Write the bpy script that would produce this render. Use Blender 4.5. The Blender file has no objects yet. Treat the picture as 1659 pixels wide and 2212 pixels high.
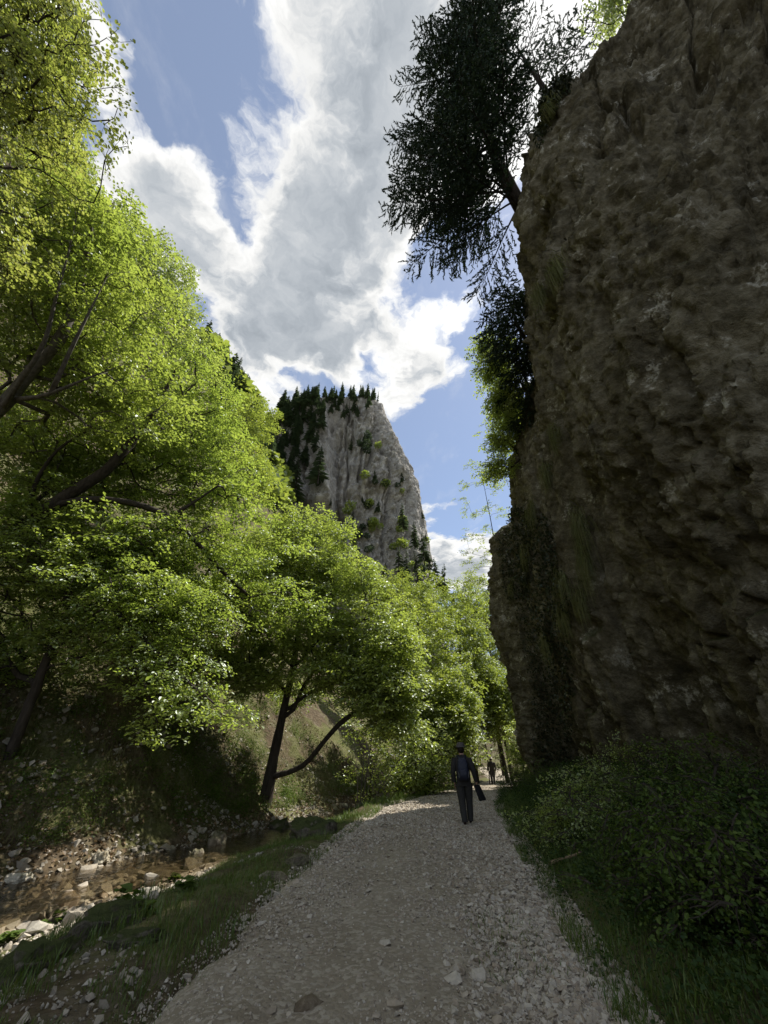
import bpy, bmesh, math, random
import numpy as np
from mathutils import Vector, Matrix

# ------------------------------------------------------------------ camera, sky, sun
scn = bpy.context.scene
C = scn.collection
F = 833.0                         # focal length in pixels of a 1659 x 2212 picture
PITCH = math.radians(31.9)
CAM = np.array([0.0, 0.0, 1.6])
cam = bpy.data.cameras.new("camera")
cam.sensor_fit = 'VERTICAL'; cam.sensor_height = 36.0
cam.lens = F / 2212 * 36.0
cam.clip_start = 0.05; cam.clip_end = 3000
camo = bpy.data.objects.new("camera", cam); C.objects.link(camo)
camo.location = CAM; camo.rotation_euler = (math.pi / 2 + PITCH, 0, 0)
scn.camera = camo

SUN_EL, SUN_AZ = math.radians(59), math.radians(57)      # azimuth clockwise from +Y
SUN = Vector((math.sin(SUN_AZ) * math.cos(SUN_EL), math.cos(SUN_AZ) * math.cos(SUN_EL), math.sin(SUN_EL)))
sl = bpy.data.lights.new("sun", 'SUN'); sl.energy = 5.0; sl.angle = math.radians(0.55); sl.color = (1.0, .95, .86)
so = bpy.data.objects.new("sun", sl); C.objects.link(so)
so.rotation_euler = SUN.to_track_quat('Z', 'Y').to_euler(); so.location = (30, 10, 60)

scn.view_settings.view_transform = 'Standard'; scn.view_settings.look = 'None'
scn.view_settings.exposure = 0.45; scn.view_settings.gamma = 1.0
scn.view_settings.use_curve_mapping = False
scn.cycles.max_bounces = 7; scn.cycles.diffuse_bounces = 4; scn.cycles.glossy_bounces = 3
scn.cycles.transmission_bounces = 5; scn.cycles.transparent_max_bounces = 8
scn.cycles.sample_clamp_indirect = 4.0
scn.cycles.caustics_reflective = False; scn.cycles.caustics_refractive = False


class NT:
    """small helper for node trees"""
    def __init__(s, tree): s.t = tree
    def n(s, kind, ins=None, **kw):
        nd = s.t.nodes.new(kind)
        for k, v in kw.items(): setattr(nd, k, v)
        for k, v in (ins or {}).items():
            sock = nd.inputs[k]
            if isinstance(v, bpy.types.NodeSocket): s.t.links.new(v, sock)
            else: sock.default_value = v
        return nd
    def math(s, op, a, b=None, c=None, clamp=False):
        ins = {0: a}
        if b is not None: ins[1] = b
        if c is not None: ins[2] = c
        return s.n('ShaderNodeMath', ins, operation=op, use_clamp=clamp).outputs[0]
    def vmath(s, op, a, b=None, out=0):
        ins = {0: a}
        if b is not None: ins[1] = b
        return s.n('ShaderNodeVectorMath', ins, operation=op).outputs[out]
    def noise(s, vec, scale, detail=4, rough=.55, lac=2.0, dist=0.0, out=0):
        return s.n('ShaderNodeTexNoise', {'Vector': vec, 'Scale': scale, 'Detail': detail, 'Roughness': rough,
                                          'Lacunarity': lac, 'Distortion': dist}).outputs[out]
    def ramp(s, f, stops):
        nd = s.n('ShaderNodeValToRGB', {0: f})
        el = nd.color_ramp.elements
        while len(el) < len(stops): el.new(.5)
        for e, (p, c) in zip(el, stops):
            e.position = p
            e.color = (c, c, c, 1) if isinstance(c, (int, float)) else (*c, 1)
        return nd.outputs[0]
    def mix(s, f, a, b, mode='MIX'):
        nd = s.n('ShaderNodeMix', data_type='RGBA', blend_type=mode)
        for k, v in ((0, f), (6, a), (7, b)):
            if isinstance(v, bpy.types.NodeSocket): s.t.links.new(v, nd.inputs[k])
            else: nd.inputs[k].default_value = v if isinstance(v, (int, float)) else ((*v, 1) if len(v) == 3 else v)
        return nd.outputs[2]
    def mapping(s, vec, scale=(1, 1, 1), rot=(0, 0, 0), loc=(0, 0, 0)):
        return s.n('ShaderNodeMapping', {'Vector': vec, 'Scale': scale, 'Rotation': rot, 'Location': loc}).outputs[0]
    def smooth(s, v, a, b, lo=0.0, hi=1.0):
        return s.n('ShaderNodeMapRange', {0: v, 1: a, 2: b, 3: lo, 4: hi}, interpolation_type='SMOOTHSTEP').outputs[0]


def ray(px, py):
    a, b = (px - 829.5), (1106 - py)
    return np.array([a, F * math.cos(PITCH) - b * math.sin(PITCH), F * math.sin(PITCH) + b * math.cos(PITCH)])

def at(px, py, Y):
    """the point of the place seen at that pixel of the photograph, Y metres ahead"""
    d = ray(px, py)
    return CAM + d * (Y / d[1])

def at_t(px, py, t):
    return CAM + ray(px, py) * t

def project(P):
    """picture coordinates of points"""
    P = np.asarray(P) - CAM
    c, s_ = math.cos(PITCH), math.sin(PITCH)
    z = P[:, 1] * c + P[:, 2] * s_
    v = -P[:, 1] * s_ + P[:, 2] * c
    z = np.maximum(z, .05)
    return np.stack([829.5 + F * P[:, 0] / z, 1106 - F * v / z], 1)

# world: physical sky with a broken layer of cumulus laid out on a plane above the valley
world = bpy.data.worlds.new("World"); scn.world = world; world.use_nodes = True
wt = world.node_tree; wt.nodes.clear(); w = NT(wt)
gen = w.n('ShaderNodeTexCoord').outputs['Generated']
sky = w.n('ShaderNodeTexSky', sky_type='NISHITA', sun_disc=False, sun_elevation=SUN_EL, sun_rotation=SUN_AZ,
          altitude=900, air_density=1.0, dust_density=0.5, ozone_density=1.5).outputs[0]
sep = w.n('ShaderNodeSeparateXYZ', {0: gen})
zc = w.math('MAXIMUM', sep.outputs[2], .06)
plane = w.n('ShaderNodeCombineXYZ', {0: w.math('DIVIDE', sep.outputs[0], zc), 1: w.math('DIVIDE', sep.outputs[1], zc), 2: 0.0}).outputs[0]
warp = w.vmath('SUBTRACT', w.noise(plane, 5.0, 4, .6, out=1), (.5, .5, .5))
warp2 = w.vmath('SUBTRACT', w.noise(plane, 17.0, 4, .6, out=1), (.5, .5, .5))
pw = w.vmath('ADD', plane, w.vmath('MULTIPLY', warp, (.17, .17, 0)))
pw = w.vmath('ADD', pw, w.vmath('MULTIPLY', warp2, (.055, .055, 0)))
n1 = w.noise(pw, 3.6, 9, .60)
cover = w.math('MULTIPLY', w.math('SUBTRACT', n1, .49), 3.5)
# where the photograph has its banks of cloud (+) and its blue gaps (-): x, y on the plane, radii, weight
for (cx, cy, rx, ry, wt_) in [(-.02, .12, .13, .17, .8), (.12, .20, .16, .20, .6), (-.20, .42, .115, .16, .85), (-.05, .36, .12, .14, .6),
                              (-.44, .31, .10, .075, .85), (-.47, .42, .10, .10, .7), (-.30, .62, .20, .17, .8), (-.10, .70, .16, .17, .65), (.10, .66, .06, .06, .3),
                              (.33, .15, .15, .12, .6), (.43, 2.25, .28, .42, 1.1), (-.50, .13, .065, .09, .5), (.16, .78, .11, .14, .5),
                              (-.32, .17, .11, .10, -.9), (-.20, .10, .055, .10, -.5), (-.335, .33, .03, .12, -.35), (.11, .44, .065, .055, -1.0), (.33, .72, .12, .14, -.55),
                              (.33, 1.22, .22, .42, -.9), (.1, 1.1, .2, .2, -.3), (-.19, .83, .05, .05, -.45), (.62, 1.5, .25, .4, -.5), (-.43, .20, .06, .045, -.7), (-.04, .74, .05, .045, -.5), (-.27, .80, .06, .045, -.5), (.02, .52, .04, .04, -.3), (.24, .80, .07, .07, .55), (.36, .98, .07, .06, .45), (.05, .92, .10, .07, .45), (.20, .62, .05, .05, .4)]:
    q = w.vmath('MULTIPLY', w.vmath('SUBTRACT', pw, (cx, cy, 0)), (1 / rx, 1 / ry, 0))
    d2 = w.vmath('DOT_PRODUCT', q, q, out=1)
    g = w.math('POWER', 2.718, w.math('MULTIPLY', d2, -1.0))
    cover = w.math('ADD', cover, w.math('MULTIPLY', g, wt_))
dens = w.smooth(cover, -.10, .36)
thick = w.smooth(cover, .28, .95)
n2 = w.noise(pw, 8.5, 7, .62)
n3 = w.noise(pw, 2.2, 3, .5)
lum = w.math('ADD', w.math('MULTIPLY', thick, -.40), 1.0)
lum = w.math('ADD', lum, w.math('MULTIPLY', w.math('SUBTRACT', n2, .5), .62))
lum = w.math('ADD', lum, w.math('MULTIPLY', w.math('SUBTRACT', n3, .5), .5))
sund = w.vmath('DOT_PRODUCT', gen, tuple(SUN), out=1)
lum = w.math('ADD', lum, w.smooth(sund, .88, 1.0, 0.0, .45))
lum = w.math('MAXIMUM', lum, .38)
ccol = w.mix(w.smooth(lum, .45, .95), (.80, .88, .97), (1.0, 1.0, .985))
cl = w.vmath('SCALE', ccol); wt.links.new(w.math('MULTIPLY', lum, 7.0), cl.node.inputs['Scale'])
veil = w.math('MULTIPLY', w.smooth(w.noise(w.mapping(plane, (1, .5, 1), (0, 0, .4)), 6, 6, .65), .5, .85), .30)
dens = w.math('MAXIMUM', dens, veil)
skyc = w.mix(.14, w.mix(1.0, sky, (1.15, 1.15, 1.15), 'MULTIPLY'), (7.0, 7.2, 7.4))
allsky = w.mix(dens, skyc, cl)
world.cycles.sampling_method = 'MANUAL'; world.cycles.sample_map_resolution = 512
bg = w.n('ShaderNodeBackground', {'Color': allsky, 'Strength': .105})
wt.links.new(bg.outputs[0], w.n('ShaderNodeOutputWorld').inputs[0])

# ------------------------------------------------------------------ helpers
rng = np.random.default_rng(7)
random.seed(7)

def smoothstep(a, b, x):
    t = np.clip((np.asarray(x, float) - a) / (b - a), 0, 1)
    return t * t * (3 - 2 * t)

def _hash(ix, iy, iz, seed):
    h = (ix * 374761393 + iy * 668265263 + iz * 2147483647 + seed * 974711) & 0xffffffff
    h = ((h ^ (h >> 13)) * 1274126177) & 0xffffffff
    h = ((h ^ (h >> 16)) * 2246822519) & 0xffffffff
    return h ^ (h >> 15)

def vnoise(P, seed=0):
    """value noise, -1..1"""
    P = np.asarray(P, float)
    i = np.floor(P).astype(np.int64); f = P - i
    u = f * f * f * (f * (f * 6 - 15) + 10)
    r = np.zeros(len(P))
    for dx in (0, 1):
        wx = u[:, 0] if dx else 1 - u[:, 0]
        for dy in (0, 1):
            wy = u[:, 1] if dy else 1 - u[:, 1]
            for dz in (0, 1):
                wz = u[:, 2] if dz else 1 - u[:, 2]
                r += wx * wy * wz * (_hash(i[:, 0] + dx, i[:, 1] + dy, i[:, 2] + dz, seed) / 0xffffffff)
    return r * 2 - 1

def fbm(P, octaves=5, seed=0, gain=.5, ridged=False):
    P = np.asarray(P, float).copy(); a = 1.0; s_ = 0; tot = 0
    ang = .6
    for o in range(octaves):
        n = vnoise(P, seed + o * 17)
        if ridged: n = 1 - 2 * np.abs(n)
        s_ = s_ + a * n; tot += a; a *= gain
        x = P[:, 0] * math.cos(ang) - P[:, 1] * math.sin(ang); y = P[:, 0] * math.sin(ang) + P[:, 1] * math.cos(ang)
        P = np.stack([x, y * .9 + P[:, 2] * .43, P[:, 2] * .9 - y * .43], 1) * 2.03 + 3.7
    return s_ / tot

def worley(P, seed=0):
    """F1, F2 and a random value of the nearest cell"""
    P = np.asarray(P, float); i = np.floor(P).astype(np.int64); f = P - i
    d1 = np.full(len(P), 9.0); d2 = np.full(len(P), 9.0); rid = np.zeros(len(P))
    for dx in (-1, 0, 1):
        for dy in (-1, 0, 1):
            for dz in (-1, 0, 1):
                c = (i[:, 0] + dx, i[:, 1] + dy, i[:, 2] + dz)
                h = [_hash(*c, seed + k) / 0xffffffff for k in (0, 5, 9)]
                d = np.sqrt((dx + h[0] - f[:, 0]) ** 2 + (dy + h[1] - f[:, 1]) ** 2 + (dz + h[2] - f[:, 2]) ** 2)
                n = d < d1
                d2 = np.where(n, d1, np.minimum(d2, d)); rid = np.where(n, h[2], rid); d1 = np.where(n, d, d1)
    return d1, d2, rid

def facet(P, sc, seed, warp=.3, tilt=1.3):
    """broken rock: every cell is its own tilted plane with a step at its edge, about -1..1"""
    P = np.asarray(P, float) * np.asarray(sc)
    P = P + warp * np.stack([vnoise(P * 1.7, seed + 1), vnoise(P * 1.7, seed + 2), vnoise(P * 1.7, seed + 3)], 1)
    i = np.floor(P).astype(np.int64); f = P - i
    d1 = np.full(len(P), 9.0); val = np.zeros(len(P))
    for dx in (-1, 0, 1):
        for dy in (-1, 0, 1):
            for dz in (-1, 0, 1):
                c = (i[:, 0] + dx, i[:, 1] + dy, i[:, 2] + dz)
                h = [_hash(*c, seed + k) / 0xffffffff for k in (0, 5, 9, 13, 17, 21)]
                vx, vy, vz = f[:, 0] - dx - h[0], f[:, 1] - dy - h[1], f[:, 2] - dz - h[2]
                d = np.sqrt(vx * vx + vy * vy + vz * vz); n = d < d1
                val = np.where(n, (h[3] - .5) + tilt * ((h[4] - .5) * vx + (h[5] - .5) * vy + (h[3] - .5) * vz), val); d1 = np.where(n, d, d1)
    return val * 1.6

def terrace(n, k, sharp):
    """broad faces broken by steep steps"""
    x = n * k; f = np.floor(x)
    return (f + smoothstep(1 - sharp, 1, x - f)) / k

def mesh_np(name, verts, faces_list, mats=None, smooth=False):
    """faces_list: list of (faces array (n,k), material index)"""
    me = bpy.data.meshes.new(name)
    verts = np.asarray(verts, np.float32)
    me.vertices.add(len(verts)); me.vertices.foreach_set('co', verts.ravel())
    tot = sum(f.size for f, _ in faces_list); n = sum(len(f) for f, _ in faces_list)
    me.loops.add(tot); me.polygons.add(n)
    me.loops.foreach_set('vertex_index', np.concatenate([f.ravel() for f, _ in faces_list]).astype(np.int32))
    ls = np.concatenate([np.full(len(f), f.shape[1]) for f, _ in faces_list])
    starts = np.concatenate([[0], np.cumsum(ls)[:-1]]).astype(np.int32)
    me.polygons.foreach_set('loop_start', starts)
    me.polygons.foreach_set('material_index', np.concatenate([np.full(len(f), m) for f, m in faces_list]).astype(np.int32))
    me.polygons.foreach_set('use_smooth', np.full(n, smooth, bool))
    for m in (mats or []): me.materials.append(m)
    me.update(calc_edges=True); me.validate()
    return me

def link(name, me, parent=None, loc=None):
    o = bpy.data.objects.new(name, me); C.objects.link(o)
    if parent is not None: o.parent = parent
    if loc is not None: o.location = loc
    return o

def tag(o, label, cat=None, group=None, kind=None):
    o['label'] = label
    if cat: o['category'] = cat
    if group: o['group'] = group
    if kind: o['kind'] = kind
    return o

def thing(name, label, cat, loc=(0, 0, 0), group=None):
    o = bpy.data.objects.new(name, None); C.objects.link(o); o.location = loc
    o.empty_display_size = .2
    return tag(o, label, cat, group)

class MB:
    """collects verts and faces of one mesh"""
    def __init__(s): s.v = []; s.f = {}; s.n = 0
    def add(s, v, f, m=0):
        v = np.asarray(v, float); f = np.asarray(f, int)
        s.f.setdefault((f.shape[1], m), []).append(f + s.n); s.v.append(v); s.n += len(v)
    def mesh(s, name, mats, smooth=False, off=(0, 0, 0)):
        if not s.v: return mesh_np(name, np.zeros((3, 3)), [(np.array([[0, 1, 2]]), 0)], mats)
        V = np.concatenate(s.v) - np.asarray(off)
        return mesh_np(name, V, [(np.concatenate(f), k[1]) for k, f in s.f.items()], mats, smooth)

def tube(P, R, k=6, cap=False):
    P = np.asarray(P, float); R = np.asarray(R, float); n = len(P)
    T = np.gradient(P, axis=0); T /= np.linalg.norm(T, axis=1)[:, None] + 1e-9
    ref = np.array([0.31, .2, .93]) if abs(T[0, 2]) < .8 else np.array([.93, .2, .31])
    A = np.cross(T, ref); A /= np.linalg.norm(A, axis=1)[:, None] + 1e-9
    B = np.cross(T, A)
    th = np.arange(k) / k * 2 * math.pi
    V = P[:, None] + (A[:, None] * np.cos(th)[None, :, None] + B[:, None] * np.sin(th)[None, :, None]) * R[:, None, None]
    i = np.arange(n - 1)[:, None] * k; j = np.arange(k)[None]; j2 = (j + 1) % k
    Fc = np.stack([i + j, i + j2, i + k + j2, i + k + j], -1).reshape(-1, 4)
    V = V.reshape(-1, 3)
    if cap:
        V = np.concatenate([V, P[:1] - T[:1] * R[0] * .5, P[-1:] + T[-1:] * R[-1] * .5])
        a = len(V) - 2; b = a + 1
        jj = np.arange(k); j3 = (jj + 1) % k
        q = np.concatenate([np.stack([np.full(k, a), j3, jj, jj], 1)[:, :3], np.stack([np.full(k, b), (n - 1) * k + jj, (n - 1) * k + j3], 1)])
        return V, Fc, q
    return V, Fc

def grid_faces(nu, nv):
    i = np.arange(nu - 1)[:, None] * nv; j = np.arange(nv - 1)[None]
    return np.stack([i + j, i + nv + j, i + nv + j + 1, i + j + 1], -1).reshape(-1, 4)

def in_poly(pts, poly):
    poly = np.asarray(poly, float); x, y = pts[:, 0], pts[:, 1]
    r = np.zeros(len(pts), bool); j = len(poly) - 1
    for i in range(len(poly)):
        xi, yi = poly[i]; xj, yj = poly[j]
        c = ((yi > y) != (yj > y)) & (x < (xj - xi) * (y - yi) / (yj - yi + 1e-12) + xi)
        r ^= c; j = i
    return r

def euler_R(yaw, pitch, roll):
    """arrays -> rotation matrices (n,3,3): Rz(yaw) Rx(pitch) Ry(roll)"""
    cz, sz, cx, sx, cy, sy = np.cos(yaw), np.sin(yaw), np.cos(pitch), np.sin(pitch), np.cos(roll), np.sin(roll)
    o = np.zeros_like(cz); l = np.ones_like(cz)
    Rz = np.stack([np.stack([cz, -sz, o], -1), np.stack([sz, cz, o], -1), np.stack([o, o, l], -1)], -2)
    Rx = np.stack([np.stack([l, o, o], -1), np.stack([o, cx, -sx], -1), np.stack([o, sx, cx], -1)], -2)
    Ry = np.stack([np.stack([cy, o, sy], -1), np.stack([o, l, o], -1), np.stack([-sy, o, cy], -1)], -2)
    return Rz @ Rx @ Ry

def instance_np(pv, pf, pos, R, scale):
    """merge transformed copies of a prototype (verts, faces)"""
    n = len(pos); m = len(pv)
    sc = np.asarray(scale, float)
    sc = sc[:, None, None] if sc.ndim == 1 else sc[:, None, :]
    V = np.einsum('nij,nmj->nmi', R, pv[None] * sc) + pos[:, None]
    Fc = (pf[None] + (np.arange(n) * m)[:, None, None]).reshape(-1, pf.shape[1])
    return V.reshape(-1, 3), Fc

# ------------------------------------------------------------------ materials
def new_mat(name):
    m = bpy.data.materials.new(name); m.use_nodes = True
    t = m.node_tree; t.nodes.clear()
    nt = NT(t); out = nt.n('ShaderNodeOutputMaterial')
    return m, nt, out

def surf(nt, out, color, rough=.9, bump=None, bstr=.5, bdist=.05, spec=.25):
    ins = {'Base Color': color, 'Roughness': rough, 'Specular IOR Level': spec}
    if bump is not None:
        b = nt.n('ShaderNodeBump', {'Height': bump, 'Strength': bstr, 'Distance': bdist})
        ins['Normal'] = b.outputs[0]
    p = nt.n('ShaderNodeBsdfPrincipled', ins)
    nt.t.links.new(p.outputs[0], out.inputs[0])
    return p

def objco(nt): return nt.n('ShaderNodeNewGeometry').outputs['Position']

def leaf_mat(name, cols, trans=.5, gloss=.08, rough=.45):
    """leaf blade: reflecting and letting light through; each leaf its own tint"""
    m, nt, out = new_mat(name)
    g = nt.n('ShaderNodeNewGeometry')
    rnd = g.outputs['Random Per Island']
    n = len(cols)
    c = nt.ramp(rnd, [(i / max(n - 1, 1), cc) for i, cc in enumerate(cols)])
    big = nt.noise(g.outputs['Position'], .55, 2, .5)
    c = nt.mix(nt.smooth(big, .3, .7, 0, .5), c, nt.mix(1.0, c, (.72, .8, .75), 'MULTIPLY'))
    d = nt.n('ShaderNodeBsdfDiffuse', {'Color': c})
    tc = nt.mix(1.0, c, (1.06, 1.08, .85), 'MULTIPLY')
    tr = nt.n('ShaderNodeBsdfTranslucent', {'Color': tc})
    mx = nt.n('ShaderNodeMixShader', {0: trans, 1: d.outputs[0], 2: tr.outputs[0]})
    gl = nt.n('ShaderNodeBsdfGlossy', {'Color': (.9, .95, 1, 1), 'Roughness': rough})
    mx2 = nt.n('ShaderNodeMixShader', {0: gloss, 1: mx.outputs[0], 2: gl.outputs[0]})
    nt.t.links.new(mx2.outputs[0], out.inputs[0])
    return m

M = {}
M['beech'] = leaf_mat('beech_leaf', [(.28, .35, .065), (.38, .46, .085), (.47, .54, .11), (.33, .40, .075)], .62, .10)
M['maple'] = leaf_mat('maple_leaf', [(.30, .35, .07), (.42, .47, .095), (.46, .46, .13), (.36, .42, .08)], .62, .10)
M['beechdeep'] = leaf_mat('deep_beech_leaf', [(.25, .335, .055), (.34, .43, .075), (.43, .51, .10), (.30, .38, .065)], .66, .09)
M['birch'] = leaf_mat('birch_leaf', [(.27, .33, .075), (.36, .43, .10), (.44, .50, .13)], .58, .12)
M['farleaf'] = leaf_mat('far_leaf', [(.23, .29, .05), (.32, .38, .065), (.40, .45, .08)], .58)
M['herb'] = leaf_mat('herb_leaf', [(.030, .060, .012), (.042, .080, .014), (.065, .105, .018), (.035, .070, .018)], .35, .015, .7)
M['bush'] = leaf_mat('bush_leaf', [(.07, .12, .015), (.10, .155, .02), (.13, .18, .025)], .4, .02, .7)
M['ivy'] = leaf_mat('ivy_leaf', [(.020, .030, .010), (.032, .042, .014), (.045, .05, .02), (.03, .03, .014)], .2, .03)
M['grass'] = leaf_mat('grass_blade', [(.075, .135, .024), (.11, .175, .03), (.15, .21, .04), (.18, .19, .06)], .35, .03)
M['drygrass'] = leaf_mat('dry_grass', [(.15, .16, .055), (.22, .21, .09), (.12, .15, .04), (.27, .24, .12)], .3, .02)
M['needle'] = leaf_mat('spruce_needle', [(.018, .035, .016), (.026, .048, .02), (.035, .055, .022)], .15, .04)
M['farneedle'] = leaf_mat('far_needle', [(.055, .080, .045), (.075, .105, .055), (.10, .13, .065)], .3, .02)  # paler than near needles: slight distance haze put into the leaf colour
M['litter'] = leaf_mat('dead_leaf', [(.16, .10, .055), (.24, .16, .09), (.30, .22, .14), (.12, .075, .04)], .15, .03)

def bark_mat(name, a, b):
    m, nt, out = new_mat(name)
    p = objco(nt)
    n = nt.noise(nt.mapping(p, (6, 6, 1.2)), 2.0, 5, .6)
    c = nt.ramp(n, [(.3, a), (.7, b)])
    surf(nt, out, c, .9, n, .6, .03, .2)
    return m
M['bark'] = bark_mat('beech_bark', (.028, .022, .017), (.075, .062, .050))
M['barkpale'] = bark_mat('pale_bark', (.06, .05, .042), (.16, .145, .125))
M['barkdark'] = bark_mat('spruce_bark', (.020, .016, .013), (.06, .048, .038))

def rock_mat(name, cols, pale, stain, scale=1.0, moss=.5, lichen=.5, bdist=.12):
    m, nt, out = new_mat(name)
    g = nt.n('ShaderNodeNewGeometry'); p0 = g.outputs['Position']
    p = nt.mapping(p0, (scale,) * 3)
    n1 = nt.noise(p, .45, 6, .62)
    n2 = nt.noise(p, 2.3, 6, .72)
    n3 = nt.noise(nt.mapping(p, (1, 1, .22), (.12, .1, 0)), 1.6, 6, .65)
    n4 = nt.noise(p, 11, 5, .65)
    c = nt.ramp(nt.math('ADD', nt.math('MULTIPLY', n2, .6), nt.math('MULTIPLY', n1, .4)), [(.41, cols[0]), (.5, cols[1]), (.59, cols[2])])
    c = nt.mix(nt.smooth(n3, .5, .72, 0, .75), c, stain)
    vor = nt.n('ShaderNodeTexVoronoi', {'Vector': nt.vmath('ADD', p, nt.vmath('MULTIPLY', nt.vmath('SUBTRACT', nt.noise(p, 2.5, 4, .6, out=1), (.5, .5, .5)), (.8, .8, .8))), 'Scale': 1.3},
               feature='DISTANCE_TO_EDGE').outputs[0]
    crack = nt.smooth(vor, 0.0, .05)
    c = nt.mix(nt.math('MULTIPLY', nt.math('SUBTRACT', 1.0, crack), nt.smooth(n1, .5, .65, 0, .25)), c, tuple(x * .35 for x in cols[0]))
    lp = nt.math('MULTIPLY', nt.smooth(nt.noise(p, 1.15, 5, .7), .575, .65), nt.smooth(n4, .42, .56))
    c = nt.mix(nt.math('MULTIPLY', lp, lichen), c, pale)
    nz = nt.n('ShaderNodeSeparateXYZ', {0: g.outputs['Normal']}).outputs[2]
    mo = nt.math('MULTIPLY', nt.smooth(nt.math('ADD', nz, nt.math('MULTIPLY', nt.math('SUBTRACT', n2, .5), .9)), .35, .75), moss)
    c = nt.mix(mo, c, (.055, .07, .022))
    h = nt.math('ADD', nt.math('MULTIPLY', n2, 1.0), nt.math('MULTIPLY', n4, .55))
    h = nt.math('ADD', h, nt.math('MULTIPLY', crack, .08))
    h = nt.math('ADD', h, nt.math('MULTIPLY', nt.noise(p, 38, 3, .6), .12))
    surf(nt, out, c, .92, h, 1.0, bdist, .15)
    return m
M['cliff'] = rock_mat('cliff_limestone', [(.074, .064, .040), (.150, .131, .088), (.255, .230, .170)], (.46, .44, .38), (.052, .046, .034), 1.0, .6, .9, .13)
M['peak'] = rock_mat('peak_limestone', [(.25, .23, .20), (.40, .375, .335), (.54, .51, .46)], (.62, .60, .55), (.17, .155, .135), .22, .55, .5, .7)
M['pale'] = rock_mat('pale_limestone', [(.34, .30, .21), (.50, .46, .37), (.62, .58, .49)], (.68, .65, .58), (.36, .28, .15), 3.0, .05, .5, .04)
M['brownrock'] = rock_mat('brown_rock', [(.14, .11, .075), (.21, .17, .12), (.28, .235, .17)], (.36, .33, .27), (.10, .08, .055), 4.0, .0, .4, .03)
M['mossy'] = rock_mat('mossy_limestone', [(.07, .062, .045), (.13, .115, .085), (.20, .18, .14)], (.34, .32, .27), (.05, .05, .03), 3.0, .95, .4, .05)
M['boulder'] = rock_mat('boulder_limestone', [(.17, .145, .105), (.29, .25, .19), (.40, .355, .28)], (.52, .48, .40), (.12, .10, .07), 3.0, .45, .6, .05)

def stone_mat(name, cols):
    m, nt, out = new_mat(name)
    g = nt.n('ShaderNodeNewGeometry')
    n = nt.noise(g.outputs['Position'], 30, 4, .6)
    oi = nt.n('ShaderNodeObjectInfo').outputs['Random']
    r = nt.math('FRACT', nt.math('ADD', g.outputs['Random Per Island'], nt.math('MULTIPLY', oi, 7.31)))
    c = nt.ramp(r, [(i / (len(cols) - 1), cc) for i, cc in enumerate(cols)])
    c = nt.mix(nt.smooth(n, .35, .7, 0, .45), c, nt.mix(1.0, c, (.6, .58, .55), 'MULTIPLY'))
    surf(nt, out, c, .9, n, .5, .012, .2)
    return m
M['gravel'] = stone_mat('gravel_limestone', [(.30, .255, .20), (.44, .395, .33), (.54, .495, .42), (.36, .295, .225), (.62, .575, .50)])
M['scree'] = stone_mat('scree_limestone', [(.28, .25, .20), (.38, .34, .28), (.46, .43, .37), (.22, .185, .14)])

def road_material():
    m, nt, out = new_mat('gravel_road')
    p = objco(nt)
    n1 = nt.noise(p, .55, 5, .6); n2 = nt.noise(p, 9, 6, .7)
    v = nt.n('ShaderNodeTexVoronoi', {'Vector': p, 'Scale': 26.0, 'Randomness': 1.0})
    v2 = nt.n('ShaderNodeTexVoronoi', {'Vector': p, 'Scale': 60.0})
    hs = nt.n('ShaderNodeSeparateColor', {0: v.outputs['Color']}).outputs[0]
    c = nt.ramp(n1, [(.3, (.22, .185, .135)), (.55, (.30, .26, .20)), (.75, (.37, .33, .26))])
    c = nt.mix(nt.smooth(hs, .45, .95, 0, .45), c, (.56, .51, .43))
    c = nt.mix(nt.smooth(n2, .45, .75, 0, .45), c, (.25, .20, .145))
    h = nt.math('SUBTRACT', 1.0, v.outputs['Distance'])
    h = nt.math('ADD', nt.math('MULTIPLY', h, .6), nt.math('MULTIPLY', nt.math('SUBTRACT', 1.0, v2.outputs['Distance']), .3))
    h = nt.math('ADD', h, nt.math('MULTIPLY', n2, .8))
    surf(nt, out, c, .95, h, .8, .02, .15)
    return m
M['road'] = road_material()

def ground_material():
    """leaf litter, soil, scree and thin grass by position"""
    m, nt, out = new_mat('forest_floor')
    g = nt.n('ShaderNodeNewGeometry'); p = g.outputs['Position']
    n1 = nt.noise(p, .35, 5, .6); n2 = nt.noise(p, 3.5, 6, .7); n3 = nt.noise(p, 14, 4, .7)
    c = nt.ramp(n2, [(.3, (.045, .034, .022)), (.5, (.095, .072, .046)), (.7, (.16, .125, .085))])
    c = nt.mix(nt.smooth(n1, .40, .56, 0, .8), c, nt.ramp(n3, [(.3, (.06, .075, .022)), (.7, (.16, .165, .065))]))
    v = nt.n('ShaderNodeTexVoronoi', {'Vector': p, 'Scale': 7.0})
    hs = nt.n('ShaderNodeSeparateColor', {0: v.outputs['Color']}).outputs[0]
    st = nt.math('MULTIPLY', nt.smooth(hs, .55, .7), nt.smooth(nt.noise(p, .8, 4, .6), .45, .62))
    c = nt.mix(nt.math('MULTIPLY', st, .25), c, (.26, .23, .18))
    h = nt.math('ADD', nt.math('MULTIPLY', n3, .6), nt.math('MULTIPLY', nt.math('SUBTRACT', 1.0, v.outputs['Distance']), .7))
    surf(nt, out, c, .95, h, .9, .08, .1)
    return m
M['ground'] = ground_material()

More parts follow.
